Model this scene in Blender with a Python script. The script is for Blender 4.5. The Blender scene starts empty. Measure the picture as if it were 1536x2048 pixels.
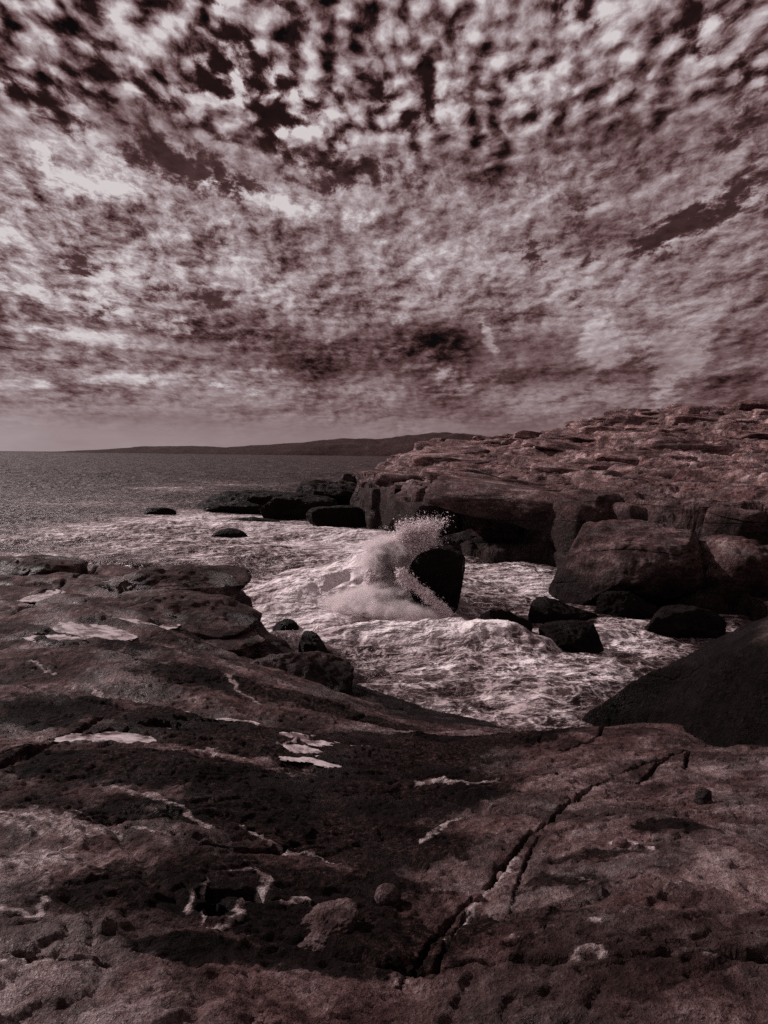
import bpy, math, random
import numpy as np
from mathutils import Matrix, Vector

# ------------------------------------------------------------------ camera
FPX = 1334.0            # focal length in units of a 2048-tall frame
EYE = 5.0               # metres above the sea
CAM_M = Matrix.Rotation(math.radians(90 - 4.84), 3, 'X') @ Matrix.Rotation(math.radians(0.7), 3, 'Z')
scene = bpy.context.scene
cam_d = bpy.data.cameras.new('camera')
cam = bpy.data.objects.new('camera', cam_d)
scene.collection.objects.link(cam)
cam.matrix_world = Matrix.Translation((0, 0, EYE)) @ CAM_M.to_4x4()
cam_d.sensor_fit = 'VERTICAL'
cam_d.sensor_height = 36.0
cam_d.lens = 36.0 * FPX / 2048.0
cam_d.clip_start = 0.05
cam_d.clip_end = 60000
scene.camera = cam

def ray(px, py):
    return CAM_M @ Vector(((px - 768) / FPX, -(py - 1024) / FPX, -1.0))

def at_z(px, py, z):
    """point of the photographed place seen at (px, py) and lying z metres above the sea"""
    d = ray(px, py)
    t = (z - EYE) / d.z
    return (d.x * t, d.y * t, z)

def at_y(px, py, y):
    d = ray(px, py)
    t = y / d.y
    return (d.x * t, y, EYE + d.z * t)

def azel(px, py):
    d = ray(px, py).normalized()
    return math.degrees(math.atan2(d.x, d.y)), math.degrees(math.asin(d.z))

# ------------------------------------------------------------------ numpy noise
_rng = np.random.RandomState(7)
PERM = np.concatenate([_rng.permutation(256)] * 3)
_ang = np.arange(16) * (2 * np.pi / 16)
GRAD2 = np.stack([np.cos(_ang), np.sin(_ang)], 1)
_g3 = _rng.normal(size=(32, 3)); GRAD3 = _g3 / np.linalg.norm(_g3, axis=1)[:, None]

def perlin2(x, y, seed=0):
    xi = np.floor(x).astype(np.int64); yi = np.floor(y).astype(np.int64)
    xf = x - xi; yf = y - yi
    u = xf * xf * xf * (xf * (xf * 6 - 15) + 10); v = yf * yf * yf * (yf * (yf * 6 - 15) + 10)
    def g(ix, iy, dx, dy):
        h = PERM[(PERM[(ix + seed * 17) & 255] + iy) & 255] & 15
        return GRAD2[h, 0] * dx + GRAD2[h, 1] * dy
    a = g(xi, yi, xf, yf); b = g(xi + 1, yi, xf - 1, yf)
    c = g(xi, yi + 1, xf, yf - 1); d = g(xi + 1, yi + 1, xf - 1, yf - 1)
    return (a + u * (b - a)) * (1 - v) + (c + u * (d - c)) * v

def fbm2(x, y, octv=5, rough=0.5, seed=0, lac=2.03):
    s = np.zeros_like(x); a = 1.0; f = 1.0; n = 0
    for o in range(octv):
        s += a * perlin2(x * f + 31.7 * o, y * f - 17.3 * o, seed + o); n += a; a *= rough; f *= lac
    return s / n * 1.6

def ridge2(x, y, octv=4, rough=0.5, seed=0):
    s = np.zeros_like(x); a = 1.0; f = 1.0; n = 0
    for o in range(octv):
        s += a * (1 - 2.2 * np.abs(perlin2(x * f + 11.7 * o, y * f + 7.3 * o, seed + o))); n += a; a *= rough; f *= 2.07
    return s / n

def perlin3(p, seed=0):
    i = np.floor(p).astype(np.int64); f = p - i
    w = f * f * f * (f * (f * 6 - 15) + 10)
    r = 0
    for dx in (0, 1):
        for dy in (0, 1):
            for dz in (0, 1):
                h = PERM[(PERM[(PERM[(i[:, 0] + dx + seed * 13) & 255] + i[:, 1] + dy) & 255] + i[:, 2] + dz) & 255] & 31
                g = GRAD3[h]
                d = g[:, 0] * (f[:, 0] - dx) + g[:, 1] * (f[:, 1] - dy) + g[:, 2] * (f[:, 2] - dz)
                wt = (w[:, 0] if dx else 1 - w[:, 0]) * (w[:, 1] if dy else 1 - w[:, 1]) * (w[:, 2] if dz else 1 - w[:, 2])
                r = r + d * wt
    return r

def fbm3(p, octv=4, rough=0.5, seed=0):
    s = 0; a = 1.0; f = 1.0; n = 0
    for o in range(octv):
        s = s + a * perlin3(p * f + 5.3 * o, seed + o); n += a; a *= rough; f *= 2.03
    return s / n * 1.6

def cells2(x, y, seed=0):
    """voronoi: (random value of the cell, F2-F1 distance to the joint)"""
    xi = np.floor(x).astype(np.int64); yi = np.floor(y).astype(np.int64)
    f1 = np.full(x.shape, 9.0); f2 = np.full(x.shape, 9.0); val = np.zeros(x.shape)
    for dx in (-1, 0, 1):
        for dy in (-1, 0, 1):
            cx = xi + dx; cy = yi + dy
            h = PERM[(PERM[(cx + seed * 29) & 255] + cy) & 255]
            h2 = PERM[(h + 91) & 255]; h3 = PERM[(h2 + 57) & 255]
            qx = cx + 0.1 + 0.8 * h / 255.0; qy = cy + 0.1 + 0.8 * h2 / 255.0
            d = np.hypot(qx - x, qy - y)
            m = d < f1
            f2 = np.where(m, f1, np.minimum(f2, d)); val = np.where(m, h3 / 255.0, val); f1 = np.where(m, d, f1)
    return val, f2 - f1

def sstep(a, b, x):
    t = np.clip((x - a) / (b - a), 0, 1)
    return t * t * (3 - 2 * t)

def tps(pts, smooth=1e-3):
    P = np.array(pts, float); xy = P[:, :2]; z = P[:, 2]; n = len(P)
    def U(r2): return 0.5 * r2 * np.log(np.maximum(r2, 1e-9))
    r2 = ((xy[:, None] - xy[None]) ** 2).sum(-1)
    K = U(r2) + np.eye(n) * smooth
    Q = np.concatenate([np.ones((n, 1)), xy], 1)
    A = np.zeros((n + 3, n + 3)); A[:n, :n] = K; A[:n, n:] = Q; A[n:, :n] = Q.T
    w = np.linalg.solve(A, np.concatenate([z, np.zeros(3)]))
    def f(x, y):
        s = w[n] + w[n + 1] * x + w[n + 2] * y
        for i in range(n):
            s = s + w[i] * U((x - xy[i, 0]) ** 2 + (y - xy[i, 1]) ** 2)
        return s
    return f

def idw(pts, power=3.0):
    """smooth blend of the heights of scattered points"""
    P = np.array(pts, float)
    def f(x, y):
        num = np.zeros_like(x); den = np.zeros_like(x)
        for a, b, c in P:
            sc = 0.25 * math.hypot(a, b)
            w = 1.0 / (((x - a) ** 2 + (y - b) ** 2) / sc ** 2 + 0.02) ** (power / 2)
            num += w * c; den += w
        return num / den
    return f

def seg_dist(x, y, a, b):
    ax, ay = a[:2]; bx, by = b[:2]
    dx, dy = bx - ax, by - ay
    t = np.clip(((x - ax) * dx + (y - ay) * dy) / (dx * dx + dy * dy + 1e-12), 0, 1)
    return np.hypot(x - ax - t * dx, y - ay - t * dy), t

def poly_sd(x, y, poly):
    """poly: (x, y, w) list. signed distance (inside > 0) and the w of the nearest edge"""
    best = np.full(x.shape, 1e9); wv = np.zeros(x.shape); inside = np.zeros(x.shape, bool)
    n = len(poly)
    for i in range(n):
        a = poly[i]; b = poly[(i + 1) % n]
        d, t = seg_dist(x, y, a, b)
        m = d < best
        best = np.where(m, d, best); wv = np.where(m, a[2] + (b[2] - a[2]) * t, wv)
        c = ((a[1] > y) != (b[1] > y))
        with np.errstate(divide='ignore', invalid='ignore'):
            xc = (b[0] - a[0]) * (y - a[1]) / (b[1] - a[1] + 1e-15) + a[0]
        inside ^= c & (x < xc)
    return np.where(inside, best, -best), wv

def line_dist(x, y, pts, reach=5.0):
    """distance to a polyline whose points carry a half width: (distance / width, raw distance); only worked out near it"""
    best = np.full(x.shape, 1e3); raw = np.full(x.shape, 1e3)
    m = max(p[2] for p in pts) * reach + .25
    X0 = min(p[0] for p in pts) - m; X1 = max(p[0] for p in pts) + m; Y0 = min(p[1] for p in pts) - m; Y1 = max(p[1] for p in pts) + m
    k = np.nonzero((x > X0) & (x < X1) & (y > Y0) & (y < Y1))
    xs = x[k]; ys = y[k]; bb = np.full(xs.shape, 1e3); rr = np.full(xs.shape, 1e3)
    for i in range(len(pts) - 1):
        d, t = seg_dist(xs, ys, pts[i], pts[i + 1])
        w = pts[i][2] + (pts[i + 1][2] - pts[i][2]) * t
        bb = np.minimum(bb, d / np.maximum(w, 1e-4)); rr = np.minimum(rr, d)
    best[k] = bb; raw[k] = rr
    return best, raw

# ------------------------------------------------------------------ mesh + tagging helpers
def mesh_np(name, co, quads=None, tris=None, mat=None, attrs=None, smooth=True):
    me = bpy.data.meshes.new(name)
    co = np.asarray(co, np.float32)
    me.vertices.add(len(co)); me.vertices.foreach_set('co', co.ravel())
    loops = []; starts = []; c = 0
    if quads is not None and len(quads):
        q = np.asarray(quads, np.int32); loops.append(q.ravel()); starts.append(np.arange(len(q)) * 4); c += q.size
    if tris is not None and len(tris):
        t = np.asarray(tris, np.int32); loops.append(t.ravel()); starts.append(c + np.arange(len(t)) * 3)
    L = np.concatenate(loops).astype(np.int32); S = np.concatenate(starts).astype(np.int32)
    me.loops.add(len(L)); me.loops.foreach_set('vertex_index', L)
    me.polygons.add(len(S)); me.polygons.foreach_set('loop_start', S)
    me.update(calc_edges=True)
    if smooth: me.polygons.foreach_set('use_smooth', np.ones(len(S), bool))
    for k, v in (attrs or {}).items():
        a = me.attributes.new(k, 'FLOAT', 'POINT'); a.data.foreach_set('value', np.asarray(v, np.float32).ravel())
    if mat: me.materials.append(mat)
    me.update()
    return me

def link(name, me, loc=(0, 0, 0), parent=None):
    o = bpy.data.objects.new(name, me); scene.collection.objects.link(o); o.location = loc
    if parent: o.parent = parent
    return o

def tag(o, label=None, cat=None, group=None, kind=None):
    if label: o['label'] = label
    if cat: o['category'] = cat
    if group: o['group'] = group
    if kind: o['kind'] = kind
    return o

def grid_quads(nr, nc, keep=None):
    i = np.arange((nr - 1) * (nc - 1)); r = i // (nc - 1); c = i % (nc - 1)
    a = r * nc + c
    q = np.stack([a, a + 1, a + nc + 1, a + nc], 1)
    if keep is not None:
        k = keep.ravel(); q = q[k[q].any(1)]
    return q

def compact(co, q, attrs):
    used = np.zeros(len(co), bool); used[q.ravel()] = True
    idx = np.cumsum(used) - 1
    return co[used], idx[q], {k: v.ravel()[used] for k, v in attrs.items()}

def vnormals(co, q):
    n = np.zeros_like(co)
    fn = np.cross(co[q[:, 2]] - co[q[:, 0]], co[q[:, 3 if q.shape[1] > 3 else 1]] - co[q[:, 1 if q.shape[1] > 3 else 0]])
    if q.shape[1] == 3: fn = -fn
    for k in range(q.shape[1]): 
        for c in range(3): n[:, c] += np.bincount(q[:, k], fn[:, c], len(co))
    return n / np.maximum(np.linalg.norm(n, axis=1), 1e-9)[:, None]

def roughen(co, q, amp, freq, octv=5, rough=.6, seed=1):
    """push a surface in and out along its own normal, so that steep faces break up too"""
    n = vnormals(co, q)
    d = amp * (fbm3(co * freq, octv, rough, seed) + .35 * (1 - 2.2 * np.abs(perlin3(co * freq * 2.1, seed + 9))))
    return co + n * d[:, None]

# ------------------------------------------------------------------ node helper
class NT:
    def __init__(s, tree, dim='3D'): s.dim = dim; s.t = tree; s.n = tree.nodes; s.l = tree.links
    def new(s, t, **kw):
        n = s.n.new(t)
        for k, v in kw.items(): setattr(n, k, v)
        return n
    def put(s, sock, v):
        if isinstance(v, bpy.types.NodeSocket): s.l.new(v, sock)
        elif v is not None:
            if isinstance(v, (tuple, list)) and sock.type == 'RGBA' and len(v) == 3: v = (*v, 1)
            sock.default_value = v
    def m(s, op, a, b=None, c=None, clamp=False):
        n = s.new('ShaderNodeMath', operation=op, use_clamp=clamp)
        s.put(n.inputs[0], a); s.put(n.inputs[1], b); s.put(n.inputs[2], c)
        return n.outputs[0]
    def v(s, op, a, b=None):
        n = s.new('ShaderNodeVectorMath', operation=op)
        s.put(n.inputs[0], a)
        if op == 'SCALE': s.put(n.inputs[3], b)
        else: s.put(n.inputs[1], b)
        return n.outputs[1] if op in ('LENGTH', 'DISTANCE', 'DOT_PRODUCT') else n.outputs[0]
    def xyz(s, x, y, z=0.0):
        n = s.new('ShaderNodeCombineXYZ'); s.put(n.inputs[0], x); s.put(n.inputs[1], y); s.put(n.inputs[2], z); return n.outputs[0]
    def sep(s, v):
        n = s.new('ShaderNodeSeparateXYZ'); s.put(n.inputs[0], v); return n.outputs
    def noise(s, vec, scale, detail=4, rough=0.5, dist=0.0, color=False, lac=2.0):
        n = s.new('ShaderNodeTexNoise', noise_dimensions=s.dim); s.put(n.inputs['Vector'], vec); s.put(n.inputs['Scale'], scale)
        s.put(n.inputs['Detail'], detail); s.put(n.inputs['Roughness'], rough); s.put(n.inputs['Distortion'], dist); s.put(n.inputs['Lacunarity'], lac)
        return n.outputs[1 if color else 0]
    def voro(s, vec, scale, feature='F1', smooth=None, rnd=1.0):
        n = s.new('ShaderNodeTexVoronoi', feature=feature, voronoi_dimensions=s.dim); s.put(n.inputs['Vector'], vec); s.put(n.inputs['Scale'], scale)
        s.put(n.inputs['Randomness'], rnd)
        if smooth is not None: s.put(n.inputs['Smoothness'], smooth)
        return n.outputs[0]
    def ss(s, x, a, b, to0=0.0, to1=1.0):
        n = s.new('ShaderNodeMapRange', interpolation_type='SMOOTHSTEP')
        s.put(n.inputs[0], x); s.put(n.inputs[1], a); s.put(n.inputs[2], b); s.put(n.inputs[3], to0); s.put(n.inputs[4], to1)
        return n.outputs[0]
    def lin(s, x, a, b, to0=0.0, to1=1.0):
        n = s.new('ShaderNodeMapRange'); n.clamp = True
        s.put(n.inputs[0], x); s.put(n.inputs[1], a); s.put(n.inputs[2], b); s.put(n.inputs[3], to0); s.put(n.inputs[4], to1)
        return n.outputs[0]
    def mix(s, f, a, b, mode='MIX'):
        n = s.new('ShaderNodeMix', data_type='RGBA', blend_type=mode)
        s.put(n.inputs[0], f); s.put(n.inputs[6], a); s.put(n.inputs[7], b); return n.outputs[2]
    def mixf(s, f, a, b):
        n = s.new('ShaderNodeMix', data_type='FLOAT'); s.put(n.inputs[0], f); s.put(n.inputs[2], a); s.put(n.inputs[3], b); return n.outputs[0]
    def ramp(s, f, stops):
        n = s.new('ShaderNodeValToRGB'); s.put(n.inputs[0], f)
        e = n.color_ramp.elements
        while len(e) < len(stops): e.new(0.5)
        for i, (p, c) in enumerate(stops): e[i].position = p; e[i].color = (*c, 1)
        return n.outputs[0]
    def attr(s, name):
        n = s.new('ShaderNodeAttribute', attribute_name=name); return n.outputs['Fac']
    def bump(s, h, strength, dist, normal=None):
        n = s.new('ShaderNodeBump'); s.put(n.inputs['Height'], h); n.inputs['Strength'].default_value = strength
        n.inputs['Distance'].default_value = dist
        if normal: s.put(n.inputs['Normal'], normal)
        return n.outputs[0]

def new_mat(name):
    m = bpy.data.materials.new(name); m.use_nodes = True
    for n in list(m.node_tree.nodes): m.node_tree.nodes.remove(n)
    T = NT(m.node_tree)
    out = T.new('ShaderNodeOutputMaterial'); bs = T.new('ShaderNodeBsdfPrincipled')
    T.l.new(bs.outputs[0], out.inputs[0])
    return m, T, bs, out
# ------------------------------------------------------------------ light: sky, clouds, sun
SUN_EL, SUN_AZ = 31.0, -60.0      # degrees; azimuth from the viewing direction (+y), left is negative
sun_dir = Vector((math.sin(math.radians(SUN_AZ)) * math.cos(math.radians(SUN_EL)),
                  math.cos(math.radians(SUN_AZ)) * math.cos(math.radians(SUN_EL)), math.sin(math.radians(SUN_EL))))
sd = bpy.data.lights.new('sun', 'SUN'); sd.energy = 4.0; sd.angle = math.radians(0.6); sd.color = (1.0, 0.88, 0.87)
sun = bpy.data.objects.new('sun', sd); scene.collection.objects.link(sun)
sun.rotation_euler = sun_dir.to_track_quat('Z', 'Y').to_euler()

world = bpy.data.worlds.new('World'); scene.world = world; world.use_nodes = True
for n in list(world.node_tree.nodes): world.node_tree.nodes.remove(n)
W = NT(world.node_tree, '2D')
wout = W.new('ShaderNodeOutputWorld'); bg = W.new('ShaderNodeBackground')
W.l.new(bg.outputs[0], wout.inputs[0])
sky = W.new('ShaderNodeTexSky', sky_type='NISHITA')
sky.sun_disc = False; sky.sun_elevation = math.radians(SUN_EL); sky.sun_rotation = math.radians(SUN_AZ)
sky.air_density = 1.0; sky.dust_density = 2.0
hs = W.new('ShaderNodeHueSaturation'); hs.inputs['Saturation'].default_value = 0.0
W.l.new(sky.outputs[0], hs.inputs['Color'])
clear_lum = W.sep(hs.outputs[0])[0]

D = W.new('ShaderNodeTexCoord').outputs['Generated']
dx, dy, dz = W.sep(D)[0:3]
el = W.m('MULTIPLY', W.m('ARCSINE', dz), 57.2958)
az = W.m('MULTIPLY', W.m('ARCTAN2', dx, dy), 57.2958)
zz = W.m('ADD', W.m('MAXIMUM', dz, 0.0), 0.70)
PX = W.m('DIVIDE', dx, zz); PY = W.m('LOGARITHM', W.m('SUBTRACT', zz, 0.50), 2.71828)   # one local scale in both directions, finer towards the horizon

def blob(px, py, rx, ry, rot, amt):
    """a bank of thicker or thinner cloud at one place of the sky; rx, ry in photo pixels"""
    a0, e0 = azel(px, py)
    k = 1334 * math.pi / 180.0
    mp = W.new('ShaderNodeMapping', vector_type='TEXTURE')
    W.l.new(WAE, mp.inputs['Vector'])
    mp.inputs['Location'].default_value = (a0, e0, 0)
    mp.inputs['Rotation'].default_value = (0, 0, math.radians(rot))
    mp.inputs['Scale'].default_value = (rx / k * 2.8, ry / k * 2.8, 1)
    g = W.new('ShaderNodeTexGradient', gradient_type='QUADRATIC_SPHERE'); W.l.new(mp.outputs[0], g.inputs[0])
    return g.outputs[1], amt * 1.25

# ragged outlines: wobble the angular coordinates before the banks are placed
FLAT = W.xyz(PX, PY)
wob = W.noise(FLAT, 3.0, 6, 0.62, color=True)
wo = W.sep(wob)
ws = W.lin(el, 3.0, 30.0, 3.0, 7.0)
wa = W.m('ADD', az, W.m('MULTIPLY', W.m('SUBTRACT', wo[0], 0.5), W.m('MULTIPLY', ws, 1.8)))
we = W.m('ADD', el, W.m('MULTIPLY', W.m('SUBTRACT', wo[1], 0.5), ws))

WAE = W.xyz(wa, we)

def bsum(lst):
    r = 0.0
    for b in lst:
        g, k = blob(*b); r = W.m('MULTIPLY_ADD', g, k, r)
    return r

gaps = bsum([           # thin places: px, py, half sizes, tilt, amount
    (300, 315, 200, 36, -18, 1.05), (440, 372, 70, 20, -8, .6), (720, 360, 170, 34, -3, .95), (1440, 240, 60, 85, 60, 1.05),
    (1330, 455, 210, 30, 14, 1.1), (1470, 420, 90, 45, 10, .7), (1130, 445, 120, 26, 25, .8), (470, 75, 120, 60, 0, .55),
    (640, 250, 150, 90, 0, .42), (120, 110, 60, 60, 0, .4), (430, 180, 60, 90, 0, .4), (820, 130, 70, 70, 0, .45), (1080, 220, 40, 150, 0, .35),
    (380, 450, 110, 22, -30, .5), (510, 530, 90, 20, -45, .45),
    (250, 545, 80, 40, -10, .85), (450, 605, 110, 20, -5, .7), (90, 632, 80, 18, -2, .8), (130, 540, 60, 26, -30, .5), (1380, 640, 90, 30, 20, .6), (1160, 595, 40, 26, 0, .6)])
veil = bsum([(620, 400, 330, 40, -10, .9), (250, 330, 260, 40, -14, .5), (950, 450, 260, 34, 3, .8), (650, 560, 260, 60, 0, .35), (1350, 520, 160, 60, 10, .5), (1250, 400, 220, 40, 22, .6), (800, 720, 600, 60, 0, .6), (1320, 700, 220, 90, 0, .6)])
banks = bsum([          # grey undersides and rain shafts
    (450, 645, 90, 24, 0, .9), (280, 650, 130, 22, -6, .6), (650, 700, 120, 40, 0, .75), (640, 750, 30, 45, 0, .5), (860, 690, 100, 46, 5, .62), (880, 760, 40, 50, 0, .6),
    (1290, 720, 60, 36, 10, .55), (1100, 690, 130, 40, 0, .45), (1130, 750, 130, 16, 0, .35), (300, 715, 240, 14, -3, .45), (1000, 770, 60, 16, 0, .4),
    (1440, 690, 50, 50, 0, .4), (280, 840, 230, 14, -2, .32), (780, 825, 60, 14, 0, .2), (560, 800, 700, 26, 0, .26)])
lights = bsum([
    (180, 610, 150, 22, -8, .8), (120, 670, 110, 16, -8, .6), (975, 665, 12, 40, 3, .9), (1190, 705, 36, 42, -10, .75), (1360, 700, 60, 40, 15, .85), (1310, 770, 20, 35, 0, .5),
    (240, 768, 32, 9, 0, .8), (430, 785, 26, 9, 0, .6), (180, 775, 14, 9, 0, .5), (505, 798, 14, 9, 0, .5), (620, 788, 36, 8, 0, .45), (100, 778, 20, 7, 0, .4),
    (500, 390, 260, 30, -14, .3), (90, 380, 140, 60, -5, .35), (840, 460, 330, 24, 0, .22), (520, 742, 60, 12, 0, .5), (760, 640, 80, 16, 0, .35), (850, 755, 50, 12, 10, .4), (180, 800, 260, 22, 0, .12)])

# the puffs: two octaves of warped noise on the cloud layer, lit from the sun's side
def puff(ox, oy, scale, sx, sy, detail, rough, vor=True):
    mp = W.new('ShaderNodeMapping'); W.l.new(WARP, mp.inputs['Vector'])
    mp.inputs['Location'].default_value = (ox, oy, 0); mp.inputs['Scale'].default_value = (sx, sy, 1)
    n = W.noise(mp.outputs[0], scale * .8, detail, rough)
    if not vor: return n
    c = W.voro(mp.outputs[0], scale * 2.1, 'SMOOTH_F1', smooth=.35)
    return W.m('ADD', W.m('MULTIPLY', n, 0.80), W.m('MULTIPLY', W.m('SUBTRACT', 0.75, c), 0.24))
WARP = W.v('ADD', FLAT, W.v('SCALE', W.v('SUBTRACT', W.noise(FLAT, 16, 3, .6, color=True), (.5, .5, .5)), 0.022))
hi = W.ss(W.m('ADD', el, W.m('MULTIPLY', W.m('SUBTRACT', wo[0], .5), 8.0)), 20.5, 25.5)    # puffy altocumulus high up, finer ripples below it
A0 = puff(0, 0, 17, 1.4, 1.08, 7, .66)
A1 = puff(-.02, .014, 17, 1.4, 1.08, 3, .6)
B0 = puff(5, 3, 15, 1.45, 1.1, 7, .70, False)
B1 = puff(4.987, 3.011, 15, 1.45, 1.1, 5, .70, False)
n0 = W.mixf(hi, B0, A0)
rel = W.mixf(hi, W.m('MULTIPLY', W.m('SUBTRACT', B0, B1), W.lin(el, 3.0, 14.0, .35, .72)), W.m('MULTIPLY', W.m('SUBTRACT', A0, A1), 1.0))
fine = W.noise(FLAT, 60, 4, .6)
bm = W.new('ShaderNodeMapping'); W.l.new(WARP, bm.inputs['Vector']); bm.inputs['Scale'].default_value = (1.0, 1.5, 1)
broad = W.noise(bm.outputs[0], 4.6, 5, .6)
low = W.ss(W.m('ADD', el, W.m('MULTIPLY', W.m('SUBTRACT', wo[1], .5), 3.0)), 1.0, 5.2)
thr = W.m('MULTIPLY_ADD', gaps, 0.22, W.mixf(hi, 0.20, 0.28))
cov = W.ss(W.m('SUBTRACT', n0, thr), -0.055, 0.11)
lum = W.m('MULTIPLY_ADD', W.m('MULTIPLY', rel, W.m('SUBTRACT', 1.0, W.m('MULTIPLY', W.m('MINIMUM', veil, 1.0), .45))), W.mixf(hi, 1.7, 1.95), 0.515)
lum = W.m('MULTIPLY_ADD', W.m('SUBTRACT', broad, .5), 0.95, lum)
lum = W.m('MULTIPLY_ADD', W.m('SUBTRACT', n0, .46), W.mixf(hi, W.lin(el, 3.0, 16.0, .5, .9), .8), lum)
lum = W.m('MULTIPLY_ADD', W.m('SUBTRACT', fine, .5), 0.28, lum)
rag = W.m('MULTIPLY_ADD', W.m('SUBTRACT', broad, .5), 1.1, W.m('MULTIPLY', W.m('SUBTRACT', B0, .5), 1.3))
lightm = W.m('ADD', W.m('MULTIPLY', lights, .40), W.m('MULTIPLY', W.ss(W.m('ADD', lights, W.m('MULTIPLY', rag, .9)), .30, .62), .7))
bankm = W.m('ADD', W.m('MULTIPLY', banks, .40), W.m('MULTIPLY', W.ss(W.m('ADD', banks, rag), .24, .75), .62))
lum = W.m('MULTIPLY_ADD', lightm, 0.26, lum)
lum = W.m('MULTIPLY_ADD', bankm, -0.30, lum)
dark = W.m('MULTIPLY_ADD', W.m('SUBTRACT', fine, .5), .15, W.mixf(low, .40, W.mixf(hi, 0.22, 0.09)))
tone = W.mixf(cov, dark, lum)
haze_t = W.m('MULTIPLY_ADD', lightm, 0.26, W.m('MULTIPLY_ADD', bankm, -0.17, W.lin(az, -35.0, 30.0, 0.60, 0.46)))
haze_t = W.m('MULTIPLY_ADD', W.m('SUBTRACT', wo[1], .5), .25, haze_t)
tone = W.mixf(low, haze_t, tone)
tone = W.m('MULTIPLY', tone, W.lin(az, -30.0, 32.0, 1.14, 0.88))
stops = [(0.0, (.004, .003, .0035)), (.14, (.020, .0085, .0085)), (.30, (.085, .042, .043)), (.45, (.175, .108, .112)), (.60, (.29, .215, .225)), (.80, (.46, .385, .40)), (1.0, (.66, .60, .61))]
cloud_col = W.ramp(tone, stops)
# scale by the physical sky's own brightness so sun and sky stay in step
k = W.m('MULTIPLY_ADD', clear_lum, 0.0, 10.0)
W.l.new(W.v('SCALE', cloud_col, k), bg.inputs[0])
bg.inputs[1].default_value = 0.1
world.cycles.sampling_method = 'MANUAL'; world.cycles.sample_map_resolution = 512

scene.cycles.use_denoising = False
scene.cycles.volume_bounces = 2
vs = scene.view_settings
vs.view_transform = 'Standard'; vs.look = 'None'; vs.exposure = 0.0; vs.gamma = 1.0
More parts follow.
